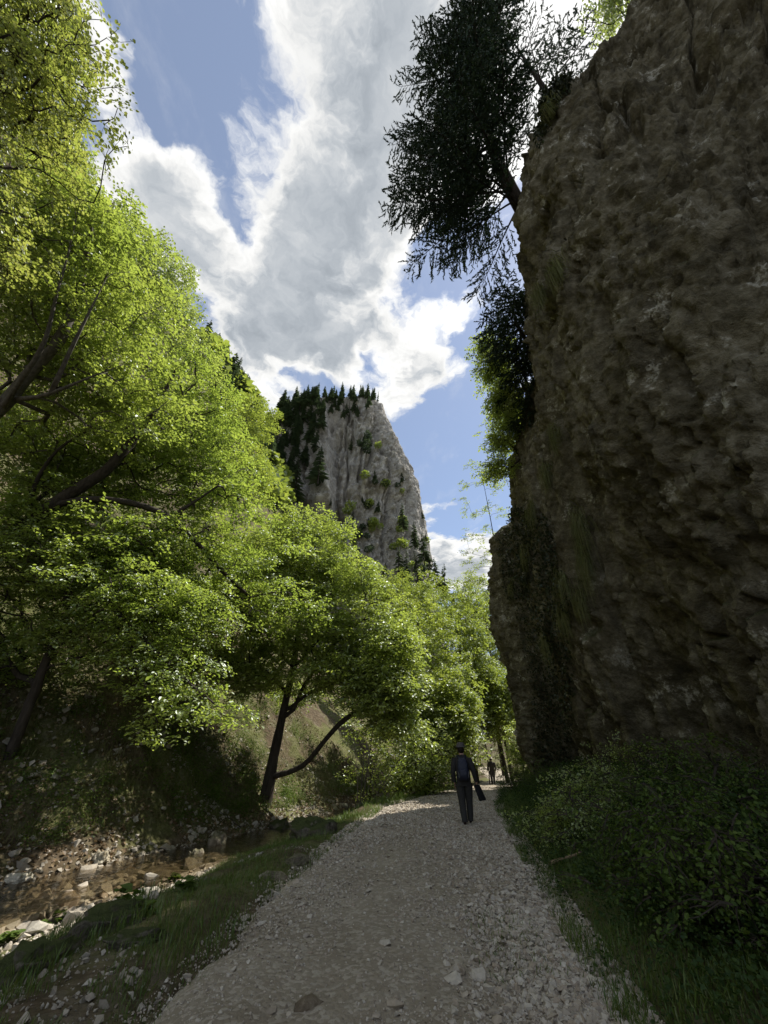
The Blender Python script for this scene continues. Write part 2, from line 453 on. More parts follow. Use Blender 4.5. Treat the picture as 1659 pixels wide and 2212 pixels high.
def bed_material():
    m, nt, out = new_mat('stream_bed')
    p = objco(nt)
    v = nt.n('ShaderNodeTexVoronoi', {'Vector': p, 'Scale': 6.0})
    hs = nt.n('ShaderNodeSeparateColor', {0: v.outputs['Color']}).outputs[0]
    n = nt.noise(p, 12, 4, .6)
    c = nt.ramp(hs, [(0, (.08, .065, .045)), (.5, (.16, .135, .10)), (1, (.30, .27, .215))])
    c = nt.mix(nt.smooth(n, .4, .7, 0, .5), c, (.10, .075, .045))
    surf(nt, out, c, .9, nt.math('SUBTRACT', 1.0, v.outputs['Distance']), .8, .08, .2)
    return m
M['bed'] = bed_material()

def water_material():
    m, nt, out = new_mat('stream_water')
    p = objco(nt)
    n = nt.math('ADD', nt.noise(nt.mapping(p, (1.6, .8, 1), (0, 0, .5)), 3.5, 4, .6), nt.math('MULTIPLY', nt.noise(p, 14, 3, .6), .35))
    b = nt.n('ShaderNodeBump', {'Height': n, 'Strength': .55, 'Distance': .06}).outputs[0]
    fr = nt.n('ShaderNodeFresnel', {'IOR': 1.33, 'Normal': b}).outputs[0]
    tr = nt.n('ShaderNodeBsdfTransparent', {'Color': (.60, .55, .45, 1)})
    gl = nt.n('ShaderNodeBsdfGlossy', {'Color': (1, 1, 1, 1), 'Roughness': .06, 'Normal': b})
    mx = nt.n('ShaderNodeMixShader', {0: fr, 1: tr.outputs[0], 2: gl.outputs[0]})
    nt.t.links.new(mx.outputs[0], out.inputs[0])
    return m
M['water'] = water_material()

def plain(name, col, rough=.8, spec=.2, nscale=40):
    m, nt, out = new_mat(name)
    n = nt.noise(objco(nt), nscale, 3, .6)
    c = nt.mix(nt.smooth(n, .35, .7, 0, .5), col, tuple(x * .65 for x in col))
    surf(nt, out, c, rough, n, .3, .006, spec)
    return m
M['jacket'] = plain('dark_jacket', (.036, .033, .032))
M['trousers'] = plain('dark_trousers', (.042, .041, .040))
M['skin'] = plain('skin', (.42, .25, .18), .5, .4)
M['shoe'] = plain('hiking_shoe', (.03, .014, .012), .6)
M['hat'] = plain('grey_hat', (.10, .09, .088))
M['hatpale'] = plain('pale_hat', (.62, .58, .52))
M['pack'] = plain('navy_backpack', (.018, .022, .042), .6, .35)
M['packgrey'] = plain('backpack_piping', (.16, .16, .17), .5)
M['hair'] = plain('dark_hair', (.02, .014, .010), .6)
M['bundle'] = plain('dark_cloth', (.012, .012, .014))
M['driftwood'] = plain('weathered_wood', (.26, .19, .12), .9, .1, 15)

# ------------------------------------------------------------------ the lie of the land
_y = [-20, 0, 4.2, 6, 10, 17, 27, 35, 50, 70, 170]
def xc(y): return np.interp(y, _y, [.3, .15, .15, .3, .9, 2.0, 5.1, 8.2, 13, 16, 20])
def hwl(y): return np.interp(y, [-20, 4, 6, 10, 17, 27, 60], [1.75, 1.75, 1.85, 1.95, 2.0, 1.7, 1.7])
def hwr(y): return np.interp(y, [-20, 4, 6, 10, 17, 27, 60], [1.55, 1.60, 1.75, 1.85, 2.0, 1.8, 1.7])
def zroad(y): return np.interp(y, [-20, 13, 20, 27, 35, 50, 170], [0, 0, -.12, -.3, -.53, -.9, 1.0])
def ustream(y): return np.interp(y, [-20, 0, 5, 10, 12.5, 15, 19, 27, 35, 50, 170], [-10.2, -9.7, -9, -8.4, -7.6, -6.9, -6.1, -6.4, -6.2, -7, -9])

def height(x, y):
    """height of the ground without the road's own sheet"""
    x = np.asarray(x, float); y = np.asarray(y, float)
    u = x - xc(y); zr = zroad(y); us = ustream(y)
    P = np.stack([x, y, np.zeros_like(x)], -1).reshape(-1, 3)
    nb = fbm(P * .35, 4, 3).reshape(x.shape); nf = fbm(P * 1.7, 4, 9).reshape(x.shape)
    z = zr - .03 + 0 * x
    # left verge down to the stream
    hl = hwl(y)
    tl = np.clip((-u - hl) / np.maximum(-us - 1.3 - hl, .5), 0, 1)
    z = np.where(u < -hl, zr - .03 - 1.02 * smoothstep(.05, 1.0, tl) + .10 * smoothstep(0, .12, tl) * (1 - smoothstep(.25, .6, tl)) + (nb * .16 + nf * .09) * smoothstep(0, .2, tl), z)
    # stream bed and far bank
    d = us - u
    z = np.where(np.abs(d) < 1.3, np.minimum(z, zr - 1.05 + .10 * (d / 1.3) ** 2 + nf * .05), z)
    dd = np.maximum(d - 1.2, 0)
    up = .55 * np.minimum(dd, 2) + .92 * np.clip(dd - 2, 0, 23) + (2.40 + .60 * smoothstep(62, 88, y)) * np.maximum(dd - 25, 0)
    up = np.where(up > 98, 98 + (up - 98) * .15, up)
    rough = smoothstep(0, 3, dd)
    z = np.where(d > 1.2, zr - .98 + up + (nb * .9 + nf * .22) * rough + nf * .08, z)
    # right side, rising to the foot of the cliff
    hr = hwr(y); dr = np.maximum(u - hr, 0)
    z = np.where(u > hr, zr - .03 + .05 * smoothstep(0, .4, dr) + .13 * dr + nf * .07 * smoothstep(0, 1, dr) + .45 * np.maximum(dr - 9, 0), z)
    return z

def ground_z(x, y): return float(height(np.array([x]), np.array([y]))[0])

def axis(parts):
    a = []
    for lo, hi, st in parts: a.append(np.arange(lo, hi, st))
    return np.concatenate(a + [[parts[-1][1]]])
yy = axis([(-18, 1, .8), (1, 18, .14), (18, 34, .28), (34, 60, .8), (60, 170, 3)])
uu = axis([(-110, -40, 2.5), (-40, -16, .8), (-16, -10.5, .25), (-10.5, 8, .13), (8, 16, .6), (16, 70, 4)])
Yg, Ug = np.meshgrid(yy, uu, indexing='ij')
Xg = xc(Yg) + Ug
Zg = height(Xg, Yg)
gv = np.stack([Xg, Yg, Zg], -1).reshape(-1, 3)
gf = grid_faces(len(yy), len(uu))[:, ::-1]
cen = Ug.reshape(-1)[gf].mean(1) - ustream(Yg.reshape(-1)[gf].mean(1))
isbed = np.abs(cen) < 1.45
ground = link('ground', mesh_np('ground', gv, [(gf[~isbed], 0), (gf[isbed], 1)], [M['ground'], M['bed']], True))
tag(ground, 'brown forest floor of leaf litter and scree rising steeply to the left', 'ground', kind='structure')

# road sheet
yy = axis([(-18, 2, .6), (2, 16, .07), (16, 34, .18), (34, 75, 1)])
vv = np.linspace(-1, 1, 60)
Yr, Vr = np.meshgrid(yy, vv, indexing='ij')
_z0 = 0 * Yr.ravel(); edge = .22 * fbm(np.stack([Yr.ravel() * .9, np.sign(Vr.ravel()) * 5, _z0], 1), 5, 77).reshape(Yr.shape) + .02
Xr = xc(Yr) + np.where(Vr < 0, Vr * (hwl(Yr) + edge), Vr * (hwr(Yr) + edge * .8))
Pr = np.stack([Xr, Yr, 0 * Xr], -1).reshape(-1, 3)
rz = .028 * fbm(Pr * 1.1, 4, 21).reshape(Xr.shape) + .020 * fbm(Pr * 5, 3, 22).reshape(Xr.shape)
Zr = zroad(Yr) + .045 + rz - .075 * np.abs(Vr) ** 8 - .03 * np.exp(-((np.abs(Vr) - .45) / .16) ** 2)
def road_z(x, y):
    u = x - xc(y); v = np.where(u < 0, u / hwl(y), u / hwr(y))
    P = np.stack([x, y, 0 * x], -1)
    return zroad(y) + .045 + .028 * fbm(P * 1.1, 4, 21) + .020 * fbm(P * 5, 3, 22) - .075 * np.minimum(np.abs(v), 1) ** 8 - .03 * np.exp(-((np.abs(v) - .45) / .16) ** 2)
road = link('road', mesh_np('road', np.stack([Xr, Yr, Zr], -1).reshape(-1, 3), [(grid_faces(len(yy), len(vv))[:, ::-1], 0)], [M['road']], True))
tag(road, 'pale gravel track running from the foreground towards the trees', 'road', kind='structure')

# water
yy = axis([(-18, 2, 1), (2, 34, .2), (34, 60, 1)])
vv = np.linspace(-1, 1, 14)
Yw, Vw = np.meshgrid(yy, vv, indexing='ij')
Xw = xc(Yw) + ustream(Yw) + Vw * (1.42 + .15 * np.sin(Yw * 1.7))
Pw = np.stack([Xw, Yw, 0 * Xw], -1).reshape(-1, 3)
Zw = zroad(Yw) - .86 + .02 * fbm(Pw * 2.2, 3, 5).reshape(Xw.shape)
stream = link('stream', mesh_np('stream', np.stack([Xw, Yw, Zw], -1).reshape(-1, 3), [(grid_faces(len(yy), len(vv))[:, ::-1], 0)], [M['water']], True))
tag(stream, 'shallow brownish stream flowing between stones along the left bank', 'stream', kind='structure')

# ------------------------------------------------------------------ rock walls
def resample(pts, n):
    """smooth curve through control points (rows), n samples; Catmull-Rom on chord length"""
    P = np.asarray(pts, float)
    t = np.concatenate([[0], np.cumsum(np.linalg.norm(np.diff(P[:, :2], axis=0), axis=1))])
    s_ = np.linspace(0, t[-1], n)
    out = []
    for k in range(P.shape[1]):
        m = np.gradient(P[:, k], t)
        i = np.clip(np.searchsorted(t, s_) - 1, 0, len(t) - 2); h = t[i + 1] - t[i]; q = (s_ - t[i]) / h
        out.append((2 * q ** 3 - 3 * q ** 2 + 1) * P[i, k] + (q ** 3 - 2 * q ** 2 + q) * h * m[i] + (-2 * q ** 3 + 3 * q ** 2) * P[i + 1, k] + (q ** 3 - q ** 2) * h * m[i + 1])
    return np.stack(out, 1), s_

def big_cliff():
    plan = [(13, -20, 26), (11.6, -5, 26), (10.6, 1.2, 26.5), (8.6, 3.0, 25.2), (7.0, 4.6, 25.0), (6.75, 6.5, 23.6), (7.1, 8.5, 23.0), (7.8, 12, 20.7),
            (8.1, 15.5, 17.6), (8.45, 18, 16.7), (9.0, 22, 16.2), (9.0, 26, 14.6), (9.4, 28.3, 12.0), (10.6, 30, 10), (14, 31.2, 9), (24, 31.5, 9)]
    nu, nv, nb = 620, 330, 46
    Q, s_ = resample(plan, 4000)
    # finer sampling where the wall is in view
    wgt = np.where((Q[:, 1] > 1) & (Q[:, 0] < 10.5), 1.0, .22); cw = np.cumsum(wgt); idx = np.searchsorted(cw, np.linspace(cw[0], cw[-1], nu))
    idx = np.clip(idx, 0, len(Q) - 1)
    T = np.gradient(Q[:, :2], axis=0); T /= np.linalg.norm(T, axis=1)[:, None]
    Nn = np.stack([-T[:, 1], T[:, 0]], 1)           # points to the road side
    Q, Nn, ss = Q[idx], Nn[idx], s_[idx]
    ys = Q[:, 1]
    h = np.linspace(0, 1, nv)
    H, S = np.meshgrid(h, ss); YY = np.repeat(ys[:, None], nv, 1)
    Z = -.4 + H * (Q[:, 2:3] + .4)
    X = np.repeat(Q[:, 0:1], nv, 1); 
    P = np.stack([X, YY, Z], -1).reshape(-1, 3)
    sh = np.stack([P[:, 0], P[:, 1] + P[:, 2] * .28, P[:, 2]], 1)      # beds dip away along the wall
    prof = 1.0 * smoothstep(.05, .5, H) * (1 - .65 * smoothstep(.6, 1.0, H)) * smoothstep(2, 9, YY) * (1 - .7 * smoothstep(18, 27, YY)) - .5 * (1 - smoothstep(0, .25, H))
    d = prof.reshape(-1)
    rib = fbm(np.stack([sh[:, 0] * .2, sh[:, 1] * .40, sh[:, 2] * .07], 1), 4, 31)
    d += .25 * rib + 1.0 * terrace(rib, 5, .15)
    n_ = fbm(sh * np.array([.7, .8, .24]), 5, 37); d += .05 * n_ + .55 * terrace(n_, 5, .12)
    bed = np.stack([P[:, 0] * .3, P[:, 1] * .16 + P[:, 2] * .05, P[:, 2] * .85 - P[:, 1] * .42], 1)
    n_ = fbm(bed, 4, 39); d += .34 * terrace(n_, 5, .13) * (.45 + .65 * smoothstep(9, 15, P[:, 2]))
    n_ = fbm(sh * np.array([2.0, 2.2, .9]), 4, 43); d += .11 * terrace(n_, 4, .14)
    rgh = .25 + .75 * smoothstep(-.15, .3, fbm(sh * .3, 3, 55))
    d += .10 * facet(sh, (2.9, 2.9, 1.9), 147) * rgh
    d += .085 * facet(sh, (6.0, 6.0, 4.6), 149) * rgh
    fis = np.abs(fbm(np.stack([sh[:, 0] * .3, sh[:, 1] * .55, sh[:, 2] * .10], 1), 4, 151)); d -= .55 * (1 - smoothstep(0, .035, fis))
    fis = np.abs(fbm(np.stack([sh[:, 0] * .7, sh[:, 1] * 1.1, sh[:, 2] * .45], 1), 4, 157)); d -= .16 * (1 - smoothstep(0, .04, fis))
    d += .07 * fbm(sh * 3.1, 4, 61, .6)
    # gully between the nose and the far pillar, and a few hollows
    yv = YY.reshape(-1) + P[:, 2] * .10
    d -= 3.2 * np.exp(-((yv - 23.6) / 1.35) ** 2) * (1 - .5 * smoothstep(11, 16, P[:, 2]))
    d += .7 * np.exp(-((yv - 27.2) / 1.2) ** 2) + .15 * np.exp(-((yv - 20.4) / 1.2) ** 2) * (1 - smoothstep(8, 14, P[:, 2]))
    d -= .6 * np.exp(-((YY.reshape(-1) + P[:, 2] * .35 - 14.2) / .5) ** 2) * smoothstep(1, 4, P[:, 2]) * (1 - smoothstep(12, 15, P[:, 2]))
    d += .5 * smoothstep(0, .5, YY.reshape(-1) + P[:, 2] * .35 - 14.0) * np.exp(-((YY.reshape(-1) - 12.0) / 3.5) ** 2) * (1 - smoothstep(6, 10, P[:, 2])) 
    for (yy_, zz_, r_, dep) in [(13.2, 5.3, .45, .8), (9.5, 8.5, .8, .6), (15.8, 3.2, .6, .6), (11.2, 3.3, .7, .5), (10.0, 4.4, .6, .45), (7.4, 14.5, .9, .5), (16.4, 7.5, .5, .5)]:
        d -= dep * np.exp(-(((YY.reshape(-1) - yy_) / r_) ** 2 + ((P[:, 2] - zz_) / (r_ * .8)) ** 2))
    P[:, 0] += np.repeat(Nn[:, 0], nv) * d; P[:, 1] += np.repeat(Nn[:, 1], nv) * d
    A = P.reshape(nu, nv, 3)
    # crown of the cliff: rounds off and runs back
    b = np.linspace(0, 1, nb + 1)[1:] ** 1.6
    top = A[:, -1:]; back = np.repeat(top, nb, 1)
    dist = b * 13
    back[:, :, 0] -= Nn[:, 0:1] * dist[None]; back[:, :, 1] -= Nn[:, 1:2] * dist[None]
    ext = fbm(back.reshape(-1, 3) * .6, 4, 71).reshape(nu, nb)
    back[:, :, 2] += .9 * (1 - np.exp(-dist / .9))[None] + .12 * dist[None] + ext * .5 * smoothstep(0, .1, b)[None]
    A = np.concatenate([A, back], 1)
    tot = nv + nb
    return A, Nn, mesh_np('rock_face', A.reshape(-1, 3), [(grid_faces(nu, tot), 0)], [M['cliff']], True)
CL, CLN, cm = big_cliff()
cliff = link('cliff', cm)
tag(cliff, 'tall dark brown limestone cliff overhanging the right side of the track', 'cliff')
clp = CL[:, :330].reshape(-1, 3)
def cliff_point(y, z):
    """surface point of the wall nearest to that y and height"""
    i = np.argmin((clp[:, 1] - y) ** 2 + (clp[:, 2] - z) ** 2 + np.where(clp[:, 0] > 13, 99, 0))
    return clp[i].copy()

def far_peak():
    nz, na = 380, 620
    z = np.linspace(-2, 133, nz)
    xr_ = np.interp(z, [0, 47, 54, 71, 89, 96, 110, 121, 131, 133], [21, 17.8, 16.9, 15.0, 13.6, 10.6, 6.4, 2.8, .5, -2])
    xl_ = np.interp(z, [0, 60, 90, 110, 121, 129, 133], [-85, -68, -56, -48, -43, -38, -34])
    cx = (xl_ + xr_) / 2; wx = (xr_ - xl_) / 2
    a = np.linspace(-math.pi * 1.04, math.pi * .30, na)         # -pi: left end, -pi/2: front, 0: right end
    A_, Zz = np.meshgrid(a, z)
    ca, sa = np.cos(A_), np.sin(A_)
    e = 2 / 3.2
    X = cx[:, None] + wx[:, None] * np.sign(ca) * np.abs(ca) ** e
    Yd = np.interp(z, [0, 60, 110, 128, 133], [24, 20, 17, 15, 10])
    Y = 126 + Yd[:, None] * np.sign(sa) * np.abs(sa) ** e
    P = np.stack([X, Y, Zz], -1).reshape(-1, 3)
    N = np.stack([ca, sa], -1).reshape(-1, 2)
    n_ = fbm(P * np.array([.05, .05, .017]), 4, 81); d = 3.5 * n_ + 8.0 * terrace(n_, 5, .2)
    n_ = fbm(P * np.array([.15, .15, .08]), 4, 83); d += 4.4 * terrace(n_, 5, .18)
    n_ = fbm(P * np.array([.10, .10, .16]) + 5, 4, 84); d += 2.0 * terrace(n_, 4, .25)
    n_ = fbm(P * np.array([.42, .42, .25]), 4, 85); d += 2.0 * terrace(n_, 4, .22)
    d += .8 * facet(P, (.7, .7, .28), 185)
    fis = np.abs(fbm(P * np.array([.07, .07, .012]), 4, 187)); d -= 3.2 * (1 - smoothstep(0, .05, fis))
    d += .7 * fbm(P * .6, 4, 89)
    # vertical buttress with a sharp right edge, left of the middle, and the slot beside it
    bx = P[:, 0] - (-21 + (P[:, 2] - 100) * .03 + (100 - P[:, 2]) * .16)
    front = smoothstep(-.2, -.8, N[:, 1])
    hgt = smoothstep(58, 75, P[:, 2]) * (1 - smoothstep(118, 124, P[:, 2]))
    d += front * hgt * (5.5 * smoothstep(-9, -.5, bx) * (1 - smoothstep(-.5, .8, bx)) - 2.5 * np.exp(-((bx - 2.2) / 1.6) ** 2))
    d *= .35 + .65 * smoothstep(133, 118, P[:, 2])
    right = smoothstep(.55, .95, N[:, 0])
    d = d * (1 - .72 * right)
    P[:, 0] += N[:, 0] * d; P[:, 1] += N[:, 1] * d
    P[:, 2] += 4.5 * fbm(np.stack([P[:, 0] * .07, P[:, 1] * .07, 0 * P[:, 0]], 1), 3, 191) * smoothstep(112, 131, P[:, 2])
    A = P.reshape(nz, na, 3)
    capc = A[-1].mean(0) + np.array([0, 0, 1.0])
    rows = [A[-1] * (1 - k) + capc * k + np.array([0, 0, 0]) for k in (.3, .65, .98)]
    A2 = np.concatenate([A, np.stack(rows)], 0)
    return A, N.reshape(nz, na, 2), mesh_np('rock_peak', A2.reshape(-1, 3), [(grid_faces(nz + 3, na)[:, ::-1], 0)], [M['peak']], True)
PK, PKN, pm = far_peak()
peak = link('rock_peak', pm)
tag(peak, 'grey limestone peak with steep cracked face rising above the trees', 'rock peak')

# ------------------------------------------------------------------ foliage building blocks
def leaf_proto(L=1.0, W=.36, fold=.10, droop=.12):
    v = np.array([[0, 0, 0], [W * .8, L * .30, fold], [W * .78, L * .66, fold * .7 - droop * .4], [0, L, -droop], [-W * .78, L * .66, fold * .7 - droop * .4], [-W * .8, L * .30, fold]])
    f = np.array([[0, 1, 2, 3], [0, 3, 4, 5]])
    return v, f
LEAF = leaf_proto()
LEAFW = leaf_proto(1.0, .50, .08, .15)

def make_spray(r, n_twig, n_leaf, size, flat, seed, leaf=LEAF, droop=.25):
    """a twig fan along +Y with leaves in a roughly flat layer; returns verts, leaf quads, twig quads"""
    g = np.random.default_rng(seed)
    pos, yaw, pit, rol = [], [], [], []
    tv = MB()
    for k in range(n_twig):
        a = (k / max(n_twig - 1, 1) - .5) * 2.0 + g.normal(0, .12) if n_twig > 1 else 0
        ln = r * (1.05 - .35 * abs(a)) * g.uniform(.8, 1.1)
        st = np.array([0, r * .25 * k / n_twig, 0])
        q = np.linspace(0, 1, 5)
        pts = st + np.stack([np.sin(a) * q * ln, np.cos(a) * q * ln, -droop * ln * q ** 2 + g.normal(0, .03, 5) * r], 1)
        V, Fc = tube(pts, np.linspace(.007, .003, 5), 3); tv.add(V, Fc)
        m = max(2, int(n_leaf / n_twig))
        for j in range(m):
            t = (j + .6) / m * .98 + .04
            p = st + np.array([np.sin(a) * t * ln, np.cos(a) * t * ln, -droop * ln * t * t])
            side = 1 if j % 2 else -1
            pos.append(p + g.normal(0, flat * r, 3) * np.array([.6, .6, 1])); yaw.append(-a - side * g.uniform(.4, 1.2)); pit.append(g.normal(-.12, .34)); rol.append(g.normal(0, .38))
    R = euler_R(np.array(yaw), np.array(pit), np.array(rol))
    V, Fc = instance_np(leaf[0], leaf[1], np.array(pos), R, size * g.uniform(.7, 1.15, len(pos)))
    tw = np.concatenate(tv.v); tf = np.concatenate([f for fs in tv.f.values() for f in fs])
    return V, Fc, tw, tf

def spray_set(r, n_twig, n_leaf, size, flat, seed, leaf=LEAF, droop=.25, k=6):
    return [make_spray(r, n_twig, n_leaf, size, flat, seed + i, leaf, droop) for i in range(k)]

def place_sprays(mb, sprays, pos, yaw, pitch, roll, scale, g, twigs=True):
    which = g.integers(0, len(sprays), len(pos))
    for k, (V, Fc, tw, tf) in enumerate(sprays):
        s_ = which == k
        if not s_.any(): continue
        R = euler_R(yaw[s_], pitch[s_], roll[s_])
        mb.add(*instance_np(V, Fc, pos[s_], R, scale[s_]), 0)
        if twigs: mb.add(*instance_np(tw, tf, pos[s_], R, scale[s_]), 1)

def fill_volume(ells, n, g, keep=None):
    """points spread through a union of ellipsoids, (centre, radii); keep: polygon of the crown's outline"""
    vol = np.array([r[0] * r[1] * r[2] for c, r in ells]) ** .7; cnt = (vol / vol.sum() * n).astype(int) + 1
    out = []
    for (c, r), m in zip(ells, cnt):
        d = g.normal(size=(m, 3)); d /= np.linalg.norm(d, axis=1)[:, None]
        rad = g.uniform(.05, 1, m) ** (1 / 2.2)
        out.append(np.asarray(c) + d * rad[:, None] * np.asarray(r))
    P = np.concatenate(out)
    # lumpy: thin out by noise so that gaps and clumps appear
    P = P[fbm(P * .55, 3, int(g.integers(0, 999))) > -.28]
    if keep is not None: P = P[in_poly(project(P), keep)]
    return P

def grow(trunk, trunk_r, targets, g, r_tip=.0085, expo=.46, step=.45, limbs=()):
    """grow branches from a trunk (polyline) to every target; returns chains [(points, radii)] and the end directions"""
    trunk = np.asarray(trunk, float)
    def dense(P, st):
        P = np.asarray(P, float)
        t = np.concatenate([[0], np.cumsum(np.linalg.norm(np.diff(P, axis=0), axis=1))]); n = max(3, int(t[-1] / st) + 1)
        s_ = np.linspace(0, t[-1], n)
        c = np.stack([np.interp(s_, t, P[:, k]) for k in range(3)], 1)
        for _ in range(2): c[1:-1] = (c[:-2] + 2 * c[1:-1] + c[2:]) / 4
        return c
    cap_ = 20000
    pos = np.zeros((cap_, 3)); par = np.full(cap_, -1); plen = np.zeros(cap_); n = 0
    chains = []
    def add_chain(P, parent):
        nonlocal n
        ids = [parent] if parent >= 0 else []
        for p in P:
            pos[n] = p; par[n] = ids[-1] if ids else -1
            plen[n] = 0 if par[n] < 0 else plen[par[n]] + np.linalg.norm(p - pos[par[n]])
            ids.append(n); n += 1
        chains.append(ids)
        return ids
    tr = dense(trunk, .4); add_chain(tr, -1); ntr = n; limb_ids = []
    for lb in limbs:
        lb = dense(lb, .4); a = int(np.argmin(np.linalg.norm(pos[:n] - lb[0], axis=1)))
        limb_ids.append(add_chain(lb[1:], a))
    free0 = int(ntr * .18)
    order = np.argsort([np.min(np.linalg.norm(pos[:n] - t, axis=1)) for t in targets])
    ends = []
    for oi in order:
        t = targets[oi]
        dv = t - pos[:n]; dist = np.linalg.norm(dv, axis=1)
        cost = dist + .22 * plen[:n] + .55 * np.maximum(-dv[:, 2], 0)
        cost[:free0] += 50
        a = int(np.argmin(cost)); L = dist[a]
        if n > cap_ - 60: break
        pd = pos[a] - pos[par[a]] if par[a] >= 0 else np.array([0, 0, 1.0])
        pd = pd / (np.linalg.norm(pd) + 1e-9)
        c1 = pos[a] + pd * L * .3 + np.array([0, 0, .08 * L]) + g.normal(0, .06, 3) * L
        m = max(2, int(L / step) + 1); q = np.linspace(0, 1, m + 1)[1:, None]
        P = (1 - q) ** 2 * pos[a] + 2 * q * (1 - q) * c1 + q * q * t
        P[:-1] += g.normal(0, .035, (m, 3))[:-1] * min(1, L)
        ids = add_chain(P, a); ends.append(ids)
    cnt = np.zeros(n)
    for ids in chains[1:]: cnt[ids[-1]] += 1
    for i in range(n - 1, -1, -1):
        if par[i] >= 0: cnt[par[i]] += cnt[i]
    rad = r_tip * np.maximum(cnt, 1) ** expo
    tl = np.linspace(0, 1, ntr)
    rad[:ntr] = np.maximum(np.interp(tl, np.linspace(0, 1, len(trunk_r)), trunk_r), .6 * rad[:ntr])
    for ids in limb_ids: rad[ids[1:]] = np.maximum(rad[ids[1:]], np.linspace(trunk_r[0] * .30, .006, len(ids) - 1))
    out = []
    for ids in chains:
        P = pos[ids]; R = rad[ids].copy()
        if len(ids) > 1 and ids is not chains[0]: R[0] = min(R[0], R[1] * 1.25)
        out.append((P, R))
    e = [(pos[ids[-1]], pos[ids[-1]] - pos[ids[-2]]) for ids in ends]
    return out, e

def build_tree(name, label, trunk, trunk_r, targets, sprays, leafmat, barkmat, seed, limbs=(), group=None, per=1, scale=(.8, 1.2),
               limb_r=.03, max_limbs=9, cat='tree', tilt=.2, twigs=True, sides=8):
    g = np.random.default_rng(seed)
    chains, ends = grow(trunk, trunk_r, targets, g, limbs=limbs)
    base = np.asarray(trunk[0], float)
    root = thing(name, label, cat, tuple(base), group)
    mb = MB(); P, R = chains[0]
    P = P.copy(); V, Fc = tube(P, R, sides); 
    V += (fbm(V * 3.0, 3, seed)[:, None]) * .03
    mb.add(V, Fc); 
    link('trunk', mb.mesh('trunk', [barkmat], True, base), root)
    limbl = sorted([c for c in chains[1:] if c[1][:2].max() > limb_r], key=lambda c: -c[1][0])[:max_limbs]
    ids = set(id(c) for c in limbl)
    for c in limbl:
        m = MB(); m.add(*tube(c[0], c[1], 6)); link('limb', m.mesh('limb', [barkmat], True, base), root)
    cr = MB()
    for c in chains[1:]:
        if id(c) not in ids: cr.add(*tube(c[0], c[1], 4 if c[1][0] > .015 else 3), 1)
    pos = np.repeat(np.array([e[0] for e in ends]), per, 0); d = np.repeat(np.array([e[1] for e in ends]), per, 0)
    if per > 1: pos = pos + g.normal(0, .28, pos.shape) * np.array([1, 1, .45])
    yaw = np.arctan2(-d[:, 0], d[:, 1]) + g.normal(0, .8, len(pos))
    place_sprays(cr, sprays, pos, yaw, g.normal(-.08, tilt, len(pos)), g.normal(0, tilt, len(pos)), g.uniform(*scale, len(pos)), g, twigs)
    link('crown', cr.mesh('crown', [leafmat, barkmat], False, base), root)
    return root

def P3(*a): return np.array(a, float)

SP_BEECH = spray_set(.62, 4, 34, .135, .10, 100)
SP_MAPLE = spray_set(.50, 4, 34, .088, .14, 120, LEAFW, .35)
SP_BIRCH = spray_set(.60, 4, 32, .125, .22, 140, LEAFW, .5)
SP_FAR = spray_set(1.0, 4, 30, .27, .16, 160)
SP_TINY = spray_set(.36, 4, 34, .055, .16, 190)
SP_SMALL = spray_set(.40, 3, 18, .10, .12, 180)

# outline of the left-hand crowns against the sky
SIL = [(-900, -900), (100, -900), (140, -40), (165, 80), (150, 190), (165, 290), (190, 365), (245, 435), (320, 490), (385, 520), (418, 580), (422, 700),
       (470, 765), (490, 830), (515, 890), (575, 990), (600, 1070), (670, 1095), (730, 1125), (770, 1150), (790, 1180), (815, 1225), (860, 1290), (900, 1400), (930, 1650), (900, 1720), (-900, 1750)]

g0 = np.random.default_rng(11)
# maple in the upper left corner, nearest the camera
ell = [(at_t(60, 60, .0112), (2.3, 2.2, 2.6)), (at_t(60, 300, .0120), (1.9, 2.0, 2.2)), (at_t(-40, 480, .012), (2.0, 2, 2.2)), (at_t(20, -150, .0115), (2.4, 2, 2.4))]
MAP_OUT = [(-900, -900), (120, -900), (160, 20), (200, 120), (190, 230), (165, 330), (180, 420), (120, 600), (-900, 700)]
tg = fill_volume(ell, 1750, g0, MAP_OUT)
# the bare twigs that reach out against the sky
ext = np.array([at_t(x, y, .0115) for x, y in [(215, 30), (190, 60), (225, 105), (262, 118), (205, 150), (240, 190), (230, 232), (205, 210), (262, 245), (215, 275), (245, 300), (285, 318), (225, 335), (205, 365), (180, 60), (190, 250)]])
ext += g0.normal(0, .12, ext.shape)
build_tree('maple_tree', 'yellowish green maple leaning in at the top left corner against the sky', [(-14, 1.0, 5.5), (-12.6, 1.6, 9), (-10.8, 2.2, 13), (-9.6, 2.4, 17), (-9.2, 2.4, 20)],
           [.20, .16, .10, .05], np.concatenate([tg, ext]), SP_MAPLE, M['maple'], M['bark'], 1, per=1, scale=(.7, 1.1), tilt=.5)

